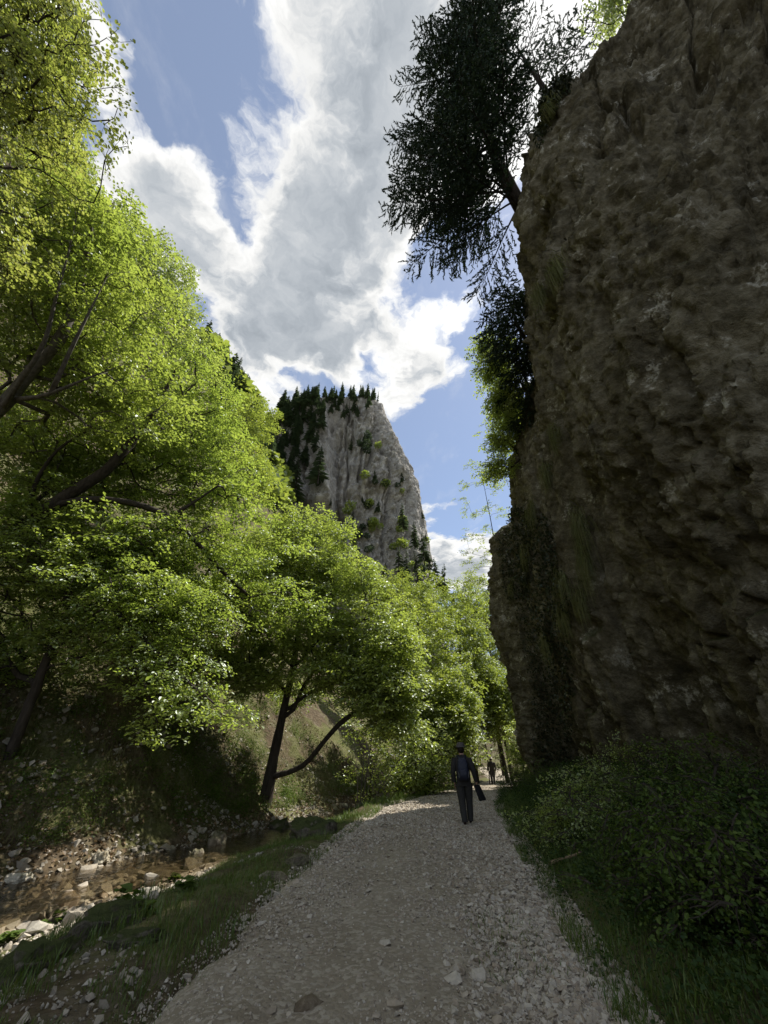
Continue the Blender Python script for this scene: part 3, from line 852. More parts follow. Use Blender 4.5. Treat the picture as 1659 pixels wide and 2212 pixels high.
# large beech whose forked trunk shows at the left edge
tb = [(-14.6, 6.2, 4.8), at_t(-10, 900, .0145), at_t(60, 810, .0148), at_t(130, 738, .0150), at_t(170, 640, .016), at_t(200, 480, .0165)]
lb = [[at_t(0, 890, .0145), at_t(60, 800, .0138), at_t(100, 740, .0138), at_t(120, 640, .014), at_t(145, 560, .0145), at_t(165, 470, .015)],
      [at_t(20, 862, .0146), at_t(90, 860, .0140), at_t(180, 820, .0142), at_t(260, 790, .0145)],
      [at_t(110, 850, .0140), at_t(150, 760, .014), at_t(190, 680, .0143), at_t(230, 600, .015)]]
ell = [(at_t(90, 520, .0165), (3.2, 2.6, 3.2)), (at_t(60, 780, .0165), (2.6, 2.2, 2.6)), (at_t(200, 700, .017), (2.8, 2.6, 3)), (at_t(190, 480, .0175), (2.2, 2, 2.4)), (at_t(260, 860, .0175), (2.6, 2.4, 2.2)), (at_t(0, 930, .019), (2.6, 2, 2.2)), (at_t(90, 980, .0195), (2.4, 2, 1.8))]
tg = fill_volume(ell, 950, g0, SIL)
build_tree('beech_tree', 'bright green beech with forked pale trunk at the left edge', tb, [.30, .26, .2, .14, .06], tg, SP_BEECH, M['beech'], M['barkpale'], 2, limbs=lb, per=2)

# birch-like crown behind it, its round top against the clouds
tb = [(-19.5, 14, 10.5), (-17.5, 13.8, 16), (-15.6, 13.6, 21), (-14.8, 13.4, 27)]
ell = [(at_t(330, 640, .027), (3.3, 2.6, 4.4)), (at_t(250, 560, .027), (3.2, 2.4, 3.8)), (at_t(400, 760, .0275), (2.6, 2.2, 3.4)), (at_t(330, 880, .0275), (3.2, 2.4, 3)), (at_t(190, 450, .0262), (2.6, 2, 3.2)), (at_t(140, 330, .0255), (2.2, 1.8, 2.6))]
tg = fill_volume(ell, 800, g0, SIL)
build_tree('birch_tree', 'fine leaved green tree with a rounded top against the clouds', tb, [.2, .15, .1, .04], tg, SP_BIRCH, M['birch'], M['bark'], 3, per=2, tilt=.5)

# beech with the long dark limb reaching right
tb = [(-14.5, 11.5, 6.0), at_t(40, 1150, .0165), at_t(120, 1085, .0165), at_t(230, 1020, .0175), at_t(330, 900, .019), at_t(380, 800, .020)]
lb = [[at_t(100, 1095, .0165), at_t(190, 1075, .0165), at_t(290, 1085, .0172), at_t(370, 1115, .018), at_t(420, 1165, .0185), at_t(480, 1235, .019), at_t(540, 1290, .020)],
      [at_t(370, 1115, .018), at_t(420, 1085, .0183), at_t(470, 1050, .019)],
      [at_t(60, 1130, .0165), at_t(70, 1050, .0165), at_t(120, 970, .0168), at_t(205, 920, .0175), at_t(290, 900, .0185)]]
ell = [(at_t(420, 950, .0235), (3.2, 2.4, 2.8)), (at_t(300, 1000, .0215), (3, 2.2, 2.3)), (at_t(480, 1090, .0215), (2.6, 2.0, 2.0)), (at_t(180, 1020, .0195), (2.6, 2.0, 2.0)),
       (at_t(560, 1200, .021), (2.0, 2.0, 1.7)), (at_t(390, 1190, .0185), (2.4, 1.8, 1.3)), (at_t(240, 1170, .0172), (2.4, 1.8, 1.3)), (at_t(60, 1120, .0170), (2.2, 1.8, 1.9)), (at_t(440, 820, .0245), (1.8, 1.8, 2.2))]
ell += [(at_t(480, 1250, .0205), (2.6, 2.4, 1.5)), (at_t(600, 1330, .0215), (2.4, 2.0, 1.3)), (at_t(330, 1270, .0195), (2.4, 2.2, 1.2)), (at_t(140, 1180, .018), (2.6, 2, 1.8))]
tg = fill_volume(ell, 1450, g0, SIL)
build_tree('beech_tree', 'spreading beech with a long dark limb reaching right across sunlit leaves', tb, [.28, .24, .2, .14, .06], tg, SP_BEECH, M['beechdeep'], M['bark'], 4, limbs=lb, per=2)

# low beech at the left whose sprays hang over the stream
tb = [at(60, 1545, 13.5), at(95, 1440, 13.3), at(140, 1330, 13), at(200, 1260, 12.8), at(280, 1200, 12.8)]
tb[0] = P3(tb[0][0], 13.5, ground_z(tb[0][0], 13.5) - .2)
hang = [(205, 1335), (230, 1375), (255, 1400), (280, 1430), (240, 1340), (300, 1345), (330, 1380), (355, 1415), (375, 1440), (395, 1465), (425, 1490), (450, 1510), (480, 1530), (510, 1550), (395, 1500), (415, 1545), (375, 1480), (360, 1520),
        (325, 1500), (335, 1545), (345, 1580), (310, 1450), (300, 1480), (260, 1310), (320, 1320), (360, 1360), (410, 1400), (300, 1400), (345, 1460), (270, 1460), (180, 1300), (150, 1380), (200, 1420), (440, 1440)]
hg = np.array([at(x + g0.normal(0, 14) * (q_ > 0), y + g0.normal(0, 12) * (q_ > 0), 11.8 + g0.normal(0, .35)) for q_ in range(3) for x, y in hang])
lb = [[at(200, 1260, 12.8), at(260, 1330, 12.3), at(330, 1400, 12), at(400, 1470, 11.9), at(470, 1525, 11.8)], [at(260, 1330, 12.3), at(300, 1440, 12), at(340, 1560, 11.8)]]
ell = [(at(130, 1240, 12.5), (2.6, 2.2, 1.6)), (at(270, 1290, 12.5), (2.4, 2.0, 1.3)), (at(20, 1200, 12.5), (2.4, 2.0, 1.8)), (at(390, 1320, 12.8), (2.0, 1.8, 1.1)), (at(60, 1340, 13), (2.2, 1.8, .9)), (at(150, 1390, 13.5), (1.8, 1.6, .7)), (at(-20, 1420, 13.5), (2.0, 1.6, .9))]
tg = fill_volume(ell, 950, g0, SIL)
build_tree('beech_tree', 'low beech at the left with sunlit sprays hanging over the dark bank', tb, [.17, .14, .11, .06], np.concatenate([tg, hg]), SP_BEECH, M['beechdeep'], M['bark'], 5, limbs=lb, per=2, scale=(.6, .95))

# the beech on the far bank in the middle
YE = 22.0
b0 = at(578, 1690, YE); b0[2] = ground_z(b0[0], b0[1]) - .25
tb = [b0, at(588, 1650, YE), at(605, 1570, YE), at(620, 1500, YE), at(637, 1430, YE), at(645, 1350, YE + .3), at(655, 1260, YE + .6), at(660, 1160, YE + 1)]
lb = [[at(620, 1675, YE - .2) * [1, 1, 1] + [-.35, 0, 0], at(660, 1655, YE - .5), at(700, 1600, YE - .9), at(745, 1550, YE - 1.2), at(800, 1525, YE - 1.6), at(870, 1515, YE - 2)],
      [at(640, 1440, YE), at(670, 1400, YE - .4), at(720, 1350, YE - .8), at(780, 1310, YE - 1.2), at(850, 1290, YE - 1.5)],
      [at(630, 1550, YE), at(650, 1490, YE - .5), at(690, 1430, YE - 1), at(750, 1360, YE - 1.5), at(800, 1330, YE - 2)],
      [at(615, 1540, YE), at(660, 1500, YE - .6), at(720, 1475, YE - 1.2), at(790, 1470, YE - 1.8)],
      [at(622, 1500, YE), at(580, 1450, YE - .5), at(530, 1430, YE - 1), at(470, 1430, YE - 1.5)],
      [at(635, 1440, YE), at(590, 1400, YE + .4), at(560, 1330, YE + .8), at(520, 1270, YE + 1)]]
ell = [(at(660, 1180, YE), (3.2, 3, 2.6)), (at(600, 1280, YE), (3.4, 3, 2.2)), (at(740, 1270, YE - 1), (3.0, 3, 2.0)), (at(800, 1370, YE - 1.5), (2.6, 2.6, 1.6)), (at(700, 1390, YE - 1), (2.6, 2.4, 1.3)),
       (at(840, 1450, YE - 2), (1.7, 2, .9)), (at(560, 1400, YE), (2.2, 2, 1.1)), (at(850, 1530, YE - 2), (1.3, 1.6, .5)), (at(560, 1210, YE + 1), (2.5, 2.5, 2.2)), (at(740, 1480, YE - 1.5), (2.4, 2.2, .6)), (at(880, 1400, YE - 2), (2.0, 2.2, 1.0)), (at(820, 1490, YE - 2), (2.4, 2.2, .6)), (at(500, 1440, YE - 1), (2.4, 1.8, .6)), (at(420, 1400, YE - 1.5), (2.0, 1.8, .7)), (at(560, 1470, YE - 1), (1.8, 1.6, .5)), (at(870, 1570, YE - 2), (1.6, 1.6, .5)), (at(690, 1460, YE - 2), (2.0, 1.6, .5)), (at(760, 1440, YE - 2), (2.2, 1.8, .6)), (at(800, 1520, YE - 2.2), (2.2, 1.8, .45)), (at(560, 1490, YE - 1.5), (1.8, 1.4, .4)), (at(860, 1480, YE - 2.4), (1.8, 1.6, .6)), (at(640, 1500, YE + 1.5), (1.6, 1.2, .5))]
tg = fill_volume(ell, 1750, g0, SIL)
build_tree('beech_tree', 'leaning beech with many curved limbs on the bank beyond the stream', tb, [.32, .235, .19, .165, .14, .10, .07, .03], tg, SP_BEECH, M['beech'], M['bark'], 6, limbs=lb, per=2, scale=(.9, 1.35), tilt=.2, sides=12)

# beech on the slope behind, between the near crowns and the peak
for k, (px, py, Y, rx, rz, lab) in enumerate([(545, 905, 32, 3.2, 3.6, 'beech crown high on the slope just left of the wooded ridge'), (570, 1000, 29, 2.6, 2.6, 'beech crown lower on the slope in front of the shaded spruces'),
                                              (500, 1180, 27, 5.0, 3.0, 'beech half hidden behind the spreading crown on the slope'), (420, 1330, 22, 4.0, 1.8, 'small beech on the sunny slope behind the hanging sprays')]):
    c = at(px, py, Y); bz = ground_z(c[0] - 1.5, Y)
    tg = fill_volume([(c, (rx, rx, rz)), (c + [-1.5, 0, -rz * .9], (rx * .9, rx, rz * .8))], 330, g0, SIL if k != 0 else [(-900, -900), (510, 800), (560, 860), (610, 900), (600, 1100), (560, 1700), (-900, 1700)])
    build_tree('beech_tree', lab, [(c[0] - 2.2, Y, min(bz, c[2] - rz - 1)), (c[0] - 1.6, Y, c[2] - rz), (c[0] - .6, Y, c[2])], [.22, .16, .05], tg, SP_FAR, M['farleaf'], M['bark'], 20 + k, group='beeches on the slope behind', scale=(.65, .95), twigs=False)

# trees closing the view down the track
far = [(905, 1400, 33, 4.0, 5.2, 'broad beech beyond the leaning beech, left of the gap'), (985, 1345, 40, 3.4, 5.4, 'pale green tree with a feathery top right below the peak'),
       (1055, 1390, 46, 4.0, 5.4, 'bright tree crown beside the far end of the cliff'), (890, 1300, 45, 4.5, 4.2, 'rounded tree top straight below the rock peak'), (1060, 1500, 40, 2.6, 2.8, 'slim young tree over the far hiker'),
       (955, 1530, 30, 2.2, 2.6, 'young tree with grey stems behind the nearer hiker'), (1030, 1300, 55, 4.0, 4.5, 'farthest tree crown in the notch beside the sapling')]
for k, (px, py, Y, rx, rz, lab) in enumerate(far):
    c = at(px, py, Y)
    tg = fill_volume([(c, (rx, rx * .8, rz)), (c - [0, 0, rz * .6], (rx * 1.1, rx * .9, rz * .7))], 420, g0)
    gz = ground_z(c[0], Y)
    build_tree('leafy_tree', lab, [(c[0] + .5, Y, gz - .2), (c[0] + .2, Y, (gz + c[2]) / 2), (c[0], Y, c[2] + rz * .5)], [.2, .15, .05], tg, SP_FAR, M['farleaf'], M['bark'], 40 + k, group='trees closing the view along the track', scale=(.6, .95), twigs=False, per=2)

# low leafy bushes along the left of the track
low = [(860, 1600, 25, 1.6, 1.4, 'leafy bush beside the multi-stemmed shrub'), (930, 1620, 24, 1.5, 1.5, 'sunlit bush left of the nearer hiker'), (900, 1665, 23, 1.3, .8, 'low bush on the verge left of the nearer hiker'), (1045, 1585, 38.5, 1.8, 2.0, 'dark bush over the far end of the track'),
       (960, 1570, 29, 1.8, 1.9, 'tall bush behind the nearer hiker'), (1120, 1610, 30.5, .7, 1.8, 'shaded bush at the foot of the far pillar'), (800, 1560, 27, 2.2, 1.6, 'bush on the slope behind the bare stems')]
for k, (px, py, Y, rx, rz, lab) in enumerate(low):
    c = at(px, py, Y); gz = ground_z(c[0], Y)
    tg = fill_volume([(c, (rx, rx, rz)), ((c[0], c[1], (c[2] + gz) / 2), (rx * .9, rx * .9, max(.4, (c[2] - gz) / 2)))], 170, g0)
    build_tree('bush', lab, [(c[0], Y, gz - .1), (c[0] + .1, Y, (gz + c[2]) / 2), (c[0], Y, c[2] + .3 * rz)], [.05, .035, .015], tg, SP_SMALL, M['beech'], M['bark'], 60 + k, group='bushes along the track', cat='bush', scale=(1.1, 1.7))

# multi-stemmed bare shrub at the stream
c = at(775, 1708, 22); gz = ground_z(c[0], 22)
root = thing('bare_shrub', 'thin shrub of bare reddish stems rising beside the stream gravel', 'shrub', (c[0], 22, gz))
for (x1, y1, x2, y2, r) in [(800, 1630, 812, 1520, .035), (790, 1640, 785, 1560, .02), (812, 1640, 830, 1570, .02), (830, 1680, 870, 1630, .03), (775, 1640, 760, 1570, .018), (785, 1620, 795, 1540, .016)]:
    P = [(c[0], 22, gz - .1), at(x1, y1, 22), at(x2, y2, 22)]
    q = np.linspace(0, 1, 7)[:, None]; pts = (1 - q) ** 2 * P[0] + 2 * q * (1 - q) * np.array(P[1]) + q * q * np.array(P[2])
    m = MB(); m.add(*tube(pts, np.linspace(r, .008, 7), 5))
    for j in (3, 4, 5):
        e = pts[j] + np.array([g0.normal(0, .5), g0.normal(0, .3), g0.uniform(.3, .7)]); m.add(*tube(np.stack([pts[j], (pts[j] + e) / 2 + [0, 0, .05], e]), [.009, .007, .004], 4))
    link('stem', m.mesh('stem', [M['barkpale']], True, (c[0], 22, gz)), root)

# ------------------------------------------------------------------ trees on and behind the cliff
def spruce(name, label, trunk, trunk_r, n_br, length, seed, start=.12, avoid=None, twigs_per=13, shape=.7, droop=.5, flip=False):
    g = np.random.default_rng(seed); trunk = np.asarray(trunk, float)
    base = trunk[0]; root = thing(name, label, 'spruce', tuple(base))
    t = np.concatenate([[0], np.cumsum(np.linalg.norm(np.diff(trunk, axis=0), axis=1))]); s_ = np.linspace(0, t[-1], 40)
    tp = np.stack([np.interp(s_, t, trunk[:, k]) for k in range(3)], 1)
    for _ in range(6): tp[1:-1] = (tp[:-2] + 2 * tp[1:-1] + tp[2:]) / 4
    tr = np.interp(s_ / t[-1], np.linspace(0, 1, len(trunk_r)), trunk_r)
    m = MB(); m.add(*tube(tp, tr, 10)); link('trunk', m.mesh('trunk', [M['barkdark']], True, base), root)
    nv = np.array([[-.5, 0, 0], [.5, 0, 0], [0, 1, 0]]); nf = np.array([[0, 1, 2]])
    bm_ = MB(); tips_p, tips_d = [], []
    for k in range(n_br):
        f = start + (1 - start) * (k + g.uniform(0, 1)) / n_br
        p0 = np.array([np.interp(f, s_ / t[-1], tp[:, j]) for j in range(3)])
        az = k * 2.4 + g.normal(0, .4); L = length * (1 - shape * f ** 1.4) * g.uniform(.65, 1.1)
        d = np.array([math.cos(az), math.sin(az), 0])
        if flip and f < .45 and d[0] > -.2: d[0] = -abs(d[0]) - .25; d /= np.linalg.norm(d)
        q = np.linspace(0, 1, 9)
        pts = p0 + d * (q * L)[:, None] + np.array([0, 0, 1.0]) * (L * (.10 * q - droop * q ** 1.6 + .30 * q ** 3))[:, None]
        pts += np.cumsum(g.normal(0, .03, (9, 3)), 0) * np.minimum(q, .6)[:, None] * L * .35
        if avoid is not None and avoid(f, d): continue
        bm_.add(*tube(pts, np.linspace(.045 * L / 5 + .012, .006, 9), 4), 1)
        side = np.cross(d, [0, 0, 1.0])
        nt = int(twigs_per * L / 1.9) + 4
        for j in range(nt):
            u = .18 + .82 * (j + g.uniform(0, 1)) / nt
            a = np.array([np.interp(u, q, pts[:, c_]) for c_ in range(3)])
            sg = 1 if j % 2 else -1
            tl = (.30 + .55 * math.sin(math.pi * min(u * .9 + .1, 1))) * L * .30 * g.uniform(.6, 1.2) + .2
            td = side * sg * g.uniform(.5, 1) + d * g.uniform(.4, .9) + np.array([0, 0, g.normal(-.55, .35)]); td /= np.linalg.norm(td)
            e = a + td * tl + np.array([0, 0, -.12 * tl])
            bm_.add(*tube(np.stack([a, (a + e) / 2 + [0, 0, .04], e]), [.010, .007, .004], 3), 1)
            ns = max(3, int(tl / .16))
            for i in range(ns):
                v = (i + 1) / ns; pp = a + (e - a) * v
                tips_p.append(pp); dd = td + g.normal(0, .5, 3) + np.array([0, 0, -.25]); tips_d.append(dd / np.linalg.norm(dd))
    tp_, td_ = np.array(tips_p), np.array(tips_d)
    # needle sprigs: short shoots clothed with needle tufts
    n = len(tp_); rep = 10
    pos = np.repeat(tp_, rep, 0); dr = np.repeat(td_, rep, 0); off = np.tile(np.linspace(-.04, .19, rep), n)
    pos = pos + dr * off[:, None]
    nd = dr * g.uniform(.8, 1.4, (len(dr), 1)) + g.normal(0, .45, dr.shape); nd /= np.linalg.norm(nd, axis=1)[:, None]
    yw = np.arctan2(-nd[:, 0], nd[:, 1]); pt = np.arcsin(np.clip(nd[:, 2], -1, 1))
    R = euler_R(yw, pt, g.uniform(0, 6.28, len(nd)))
    ln = g.uniform(.09, .16, len(nd)); V, Fc = instance_np(nv, nf, pos, R, np.stack([ln * .46, ln, ln], 1)); print(name, 'needles', len(nd))
    bm_.add(V, Fc, 0)
    link('crown', bm_.mesh('crown', [M['needle'], M['barkdark']], False, base), root)
    return root

cb = at(1150, 490, 8.3); cpt = cliff_point(cb[1], cb[2] - .3)
trk = [cpt + [.5, 0, -.5], at(1148, 490, 8.2), at_t(1100, 405, .0225), at_t(1062, 320, .0238), at_t(1042, 250, .0250), at_t(1042, 150, .0268), at_t(1065, 40, .0288), at_t(1100, -60, .031)]
spruce('spruce_tree', 'dark spruce leaning out from the top of the cliff against bright clouds', trk, [.34, .30, .25, .22, .18, .14, .09, .04], 100, 5.5, 301, .07, twigs_per=16, shape=.35, droop=.62, flip=True, avoid=lambda f, d: f > .45 and d[0] > .55)
b = cliff_point(12.5, 19.0)
spruce('spruce_tree', 'small dark spruce clinging to the cliff edge under the big leaning spruce', [b + [.6, 0, -.8], b + [-.1, -.1, .2], b + [-.5, -.2, 2.2], b + [-.6, -.3, 5.0]], [.12, .10, .07, .02], 50, 2.7, 302, .03, twigs_per=16, shape=.5, droop=.55)
b = cliff_point(14.2, 17.6)
spruce('spruce_tree', 'lower dark spruce hanging from the cliff above the sunlit beech sprays', [b + [.6, 0, -.8], b + [-.15, 0, .1], b + [-.4, 0, 1.3], b + [-.5, 0, 3.2]], [.09, .08, .05, .02], 26, 1.9, 303, .03, twigs_per=16, shape=.5, droop=.6)
# second spruce standing behind, on top of the cliff
spruce('spruce_tree', 'thin branched spruce behind the leaning one, seen over the cliff knob', [(9.5, 6.5, 23.5), (9.3, 6.2, 28), (9.0, 5.8, 34), (8.8, 5.4, 42)], [.2, .17, .12, .04], 30, 4.0, 304, .25, twigs_per=6, shape=.5, droop=.5)

g1 = np.random.default_rng(77)
# broadleaf trees on the cliff
c = at_t(1345, 10, .0188)
tg = fill_volume([(c, (1.5, 1.2, 1.6)), (c + [1.2, 0, 1], (1.6, 1.2, 1.6))], 150, g1)
build_tree('leafy_tree', 'backlit leafy tree on top of the cliff at the upper right edge of the sky', [c + [1.6, .6, -2.6], c + [.9, .3, -.8], c + [.6, 0, 1.6]], [.12, .09, .03], tg, SP_BIRCH, M['birch'], M['bark'], 80, scale=(.5, .8))
for k, (pts, n, lab) in enumerate([([(1075, 800, 14.6, 1.0, .8), (1048, 750, 14.8, .6, .6), (1090, 870, 15, .9, .9)], 260, 'sunlit beech sprays leaning out from the cliff below the dark spruces'),
                                   ([(1085, 945, 17, .9, .9), (1105, 900, 16.5, .8, .8), (1080, 1010, 17.5, .8, .6)], 220, 'small beech below, hanging over the sunny edge of the cliff')]):
    cs = [(at(x, y, Y), (r, r, rz)) for x, y, Y, r, rz in pts]
    tg = fill_volume(cs, n, g1); Y = pts[0][2]; b = cliff_point(Y + .3, cs[0][0][2] - 1.2)
    build_tree('beech_tree', lab, [b + [.3, 0, -.3], (b + cs[0][0]) / 2 + [.2, 0, .2], cs[0][0]], [.07, .05, .02], tg, SP_SMALL, M['beech'], M['bark'], 82 + k, scale=(1.0, 1.5), per=2)
# sparse sapling at the end of the cliff
bs = at(1085, 1290, 28.6)
pts = [(1035, 1000, 1), (1050, 1040, 1), (1020, 1050, 1), (1060, 1090, 1), (1030, 1110, 1), (1080, 1050, 1), (1015, 1150, 1), (1045, 1170, 1), (1065, 1140, 1), (1030, 1210, 1), (1055, 1225, 1), (1020, 1240, 1), (1070, 1200, 1), (1085, 1110, 1), (1048, 1250, 1), (1012, 1085, 1), (1070, 1010, 1), (1090, 1010, 1), (1060, 1270, 1), (1035, 1265, 1), (1080, 1170, 1)]
tg = np.array([at(x - 8 + g1.normal(0, 8), y + g1.normal(0, 10), 28.5 + g1.normal(0, .5)) for q_ in range(2) for x, y, _ in pts])
build_tree('sapling', 'sparse sapling with thin stems against the sky at the end of the cliff', [bs + [.5, 0, -.6], bs + [0, 0, .5], at(1065, 1150, 28.5), at(1040, 1020, 28.5)], [.06, .045, .03, .01], tg, SP_SMALL, M['beech'], M['bark'], 90, scale=(1.0, 1.6), per=4)

# ------------------------------------------------------------------ spruces and shrubs of the peak and the wooded ridge
def far_conifer(seed, slim=1.0):
    """a spruce about one metre tall to be scaled"""
    g = np.random.default_rng(seed); mb = MB()
    mb.add(*tube([(0, 0, -.05), (0, 0, .5), (0, 0, 1)], [.018, .012, .003], 4), 1)
    V, Fs = [], []
    n = 130
    for k in range(n):
        f = .06 + .93 * (k + g.uniform()) / n; L = (.25 * (1 - f) ** .75 + .014) * g.uniform(.55, 1.2) * slim; az = g.uniform(0, 6.28)
        d = np.array([math.cos(az), math.sin(az), 0]); s_ = np.array([-d[1], d[0], 0]); p = np.array([0, 0, f])
        e = p + d * L + [0, 0, -.32 * L]
        V += [p + [0, 0, .012], p + d * L * .55 + s_ * L * .26 - [0, 0, .10 * L], e, p + d * L * .55 - s_ * L * .26 - [0, 0, .10 * L]]
        Fs.append([4 * k, 4 * k + 1, 4 * k + 2, 4 * k + 3])
    mb.add(V, Fs, 0)
    return mb.mesh('far_spruce', [M['farneedle'], M['barkdark']])
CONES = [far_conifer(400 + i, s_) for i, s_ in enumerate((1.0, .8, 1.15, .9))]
def far_bush(seed, mat):
    g = np.random.default_rng(seed); n = 150
    d = g.normal(size=(n, 3)); d /= np.linalg.norm(d, axis=1)[:, None]; p = d * g.uniform(.3, 1, (n, 1)) ** .5 * [.5, .5, .45] + [0, 0, .35]
    V, Fc = instance_np(LEAFW[0], LEAFW[1], p, euler_R(g.uniform(0, 6.28, n), g.normal(0, .6, n), g.normal(0, .6, n)), g.uniform(.12, .24, n))
    return mesh_np('far_bush', V, [(Fc, 0)], [mat])
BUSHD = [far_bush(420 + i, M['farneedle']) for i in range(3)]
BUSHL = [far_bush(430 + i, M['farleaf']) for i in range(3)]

g2 = np.random.default_rng(5)
def put(name, me, p, s_, label, cat, group, sx=None):
    o = link(name, me); o.location = tuple(p); o.scale = (sx or s_, sx or s_, s_); o.rotation_euler = (g2.normal(0, .04), g2.normal(0, .04), g2.uniform(0, 6.28))
    return tag(o, label, cat, group)
pkf = PK.reshape(-1, 3); pkn = PKN.reshape(-1, 2)
pkpx = project(pkf)
def peak_at(x, y):
    """front-most point of the peak seen near that pixel"""
    d = np.hypot(pkpx[:, 0] - x, pkpx[:, 1] - y); c = np.where((d < 9))[0]
    if len(c) == 0: return pkf[np.argmin(d)].copy()
    return pkf[c[np.argmin(pkf[c, 1])]].copy()
# skyline of the summit
sky_tr = [(682, 832, 8.5), (668, 842, 6), (700, 838, 7), (712, 836, 6.5), (722, 834, 7.5), (734, 832, 9.5), (741, 832, 8), (752, 834, 7), (764, 834, 7.5), (776, 836, 7), (786, 838, 6), (799, 838, 8.5), (806, 840, 6), (819, 842, 6.5), (655, 850, 7), (640, 852, 7.5)]
special = {0: 'tall spruce at the left end of the summit row', 5: 'tallest spruce on the middle of the summit', 11: 'pointed spruce near the right end of the summit', 13: 'thin lone spruce at the right edge of the summit'}
for k, (x, y, h) in enumerate(sky_tr):
    c_ = np.where((np.abs(pkpx[:, 0] - x) < 5))[0]; p = pkf[c_[np.argmin(pkpx[c_, 1])]].copy()
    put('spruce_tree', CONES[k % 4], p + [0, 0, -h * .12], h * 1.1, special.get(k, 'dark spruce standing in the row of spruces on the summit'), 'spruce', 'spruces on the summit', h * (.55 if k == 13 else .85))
for k in range(60):
    x = g2.uniform(630, 822); y = g2.uniform(848, 895) + max(0, (720 - x)) * .3
    p = peak_at(x, y); h = g2.uniform(4, 7)
    put('spruce_tree', CONES[k % 4], p - [0, .3, .6], h, 'dark spruce crowded below the summit skyline', 'spruce', 'spruces just below the summit', h * 1.0)
# shaded spruces on the flank left of the face
for k in range(150):
    x = g2.uniform(572, 690); y = g2.uniform(845, 1075)
    if x > 690 - (y - 860) * .42 + 28: continue
    p = peak_at(x, y); h = g2.uniform(6, 11)
    put('spruce_tree', CONES[k % 4], p - [0, 1.0, 1.5], h, 'dark spruce in the shaded wood on the left flank of the peak', 'spruce', 'spruces on the left flank', h * .95)
# spruces and bushes on ledges of the face
for k in range(190):
    x = g2.uniform(640, 945); y = g2.uniform(930, 1250)
    edge_ = np.interp(y, [840, 920, 980, 1100, 1240], [815, 848, 882, 922, 952])
    if x > edge_ - 4 or fbm(np.array([[x * .02, y * .02, 3.3]]), 3, 9)[0] < -.02 + .25 * (1120 - y) / 300: continue
    p = peak_at(x, y)
    if g2.uniform() < .3: put('spruce_tree', CONES[k % 4], p - [0, .3, .8], g2.uniform(2.5, 5), 'small dark spruce rooted on a ledge of the rock face', 'spruce', 'spruces on ledges of the face')
    else: put('ledge_shrub', (BUSHD + BUSHL)[k % 6], p - [0, .2, .6], g2.uniform(1.6, 3.6), 'shrub growing from a crack of the rock face', 'shrub', 'shrubs on the rock face')
FOOT = {(905, 1240): 'spruce at the foot of the face, third from its lower right corner', (925, 1245): 'spruce at the foot of the face, second from its lower right corner', (940, 1248): 'spruce right at the lower right corner of the rock face', (880, 1235): 'spruce at the foot of the face above the rounded tree top',
        (958, 1262): 'rightmost spruce below the peak, outside the edge of the rock', (860, 1225): 'leftmost spruce of the row at the lower right foot of the face', (610, 1060): 'leftmost tall spruce before the shaded flank of the peak', (690, 1010): 'tall spruce standing before the buttress of the rock face', (640, 1050): 'tall spruce just left of the one before the buttress',
        (895, 1160): 'spruce low on the face, a little above the foot row', (915, 1190): 'spruce close to the right edge low on the face', (870, 1120): 'highest of the spruces on the lower right of the face'}
for (x, y, h) in [(905, 1240, 9), (925, 1245, 9), (940, 1248, 8), (880, 1235, 9), (958, 1262, 8), (860, 1225, 8), (610, 1060, 13), (690, 1010, 12), (640, 1050, 12), (895, 1160, 7), (915, 1190, 8), (870, 1120, 7)]:
    p = at(x, y, 101); put('spruce_tree', CONES[int(h) % 4], p - [0, 0, h * .5], h * 1.3, FOOT[(x, y)], 'spruce', 'spruces at the foot of the face')
# wooded ridge left of the peak, dark spruces and some beeches
cand = []
for k in range(420):
    Y = g2.uniform(62, 105); x = g2.uniform(-75, -28); cand.append((x, Y))
cand = np.array(cand); cz = height(cand[:, 0], cand[:, 1]); cp = project(np.column_stack([cand, cz + 3])); ct = project(np.column_stack([cand, cz + 11])); hid = in_poly(ct + [-4, 0], SIL)
cand, cz, cp = cand[~hid], cz[~hid], cp[~hid]      # those wholly behind the near crowns are left out
k = 0
for (x, Y), z, (ppx, ppy) in zip(cand, cz, cp):
    if not (440 < ppx < 640 and 700 < ppy < 1080): continue
    k += 1
    if k % 4 == 0: put('leafy_tree', BUSHL[k % 3], (x, Y, z - .5), g2.uniform(6, 9), 'green broadleaf tree among the spruces on the ridge', 'tree', 'broadleaf trees on the ridge')
    else:
        h = g2.uniform(8, 13); put('spruce_tree', CONES[k % 4], (x, Y, z - .5), h, 'dark spruce on the wooded ridge left of the peak', 'spruce', 'spruces on the ridge', h * .9)

# ------------------------------------------------------------------ stones, gravel, grass, undergrowth
g3 = np.random.default_rng(33)
def hull_stone(seed, n=13, flat=.65):
    g = np.random.default_rng(seed); bm = bmesh.new()
    for _ in range(n):
        d = g.normal(size=3); d /= np.linalg.norm(d); d *= g.uniform(.75, 1.0)
        bm.verts.new((d[0], d[1] * .8, d[2] * flat))
    r = bmesh.ops.convex_hull(bm, input=bm.verts)
    bmesh.ops.delete(bm, geom=list({e for e in r['geom_interior'] + r['geom_unused'] if isinstance(e, bmesh.types.BMVert)}), context='VERTS')
    bmesh.ops.triangulate(bm, faces=bm.faces)
    bmesh.ops.recalc_face_normals(bm, faces=bm.faces)
    bm.verts.index_update()
    V = np.array([v.co[:] for v in bm.verts]); Fc = np.array([[v.index for v in f.verts] for f in bm.faces]); bm.free()
    return V, Fc
PEB = [hull_stone(500 + i, 9) for i in range(8)]
STO = [hull_stone(520 + i, 20, .7) for i in range(10)]
STO_ME = [mesh_np('stone', v, [(f, 0)], [M['gravel']]) for v, f in STO]
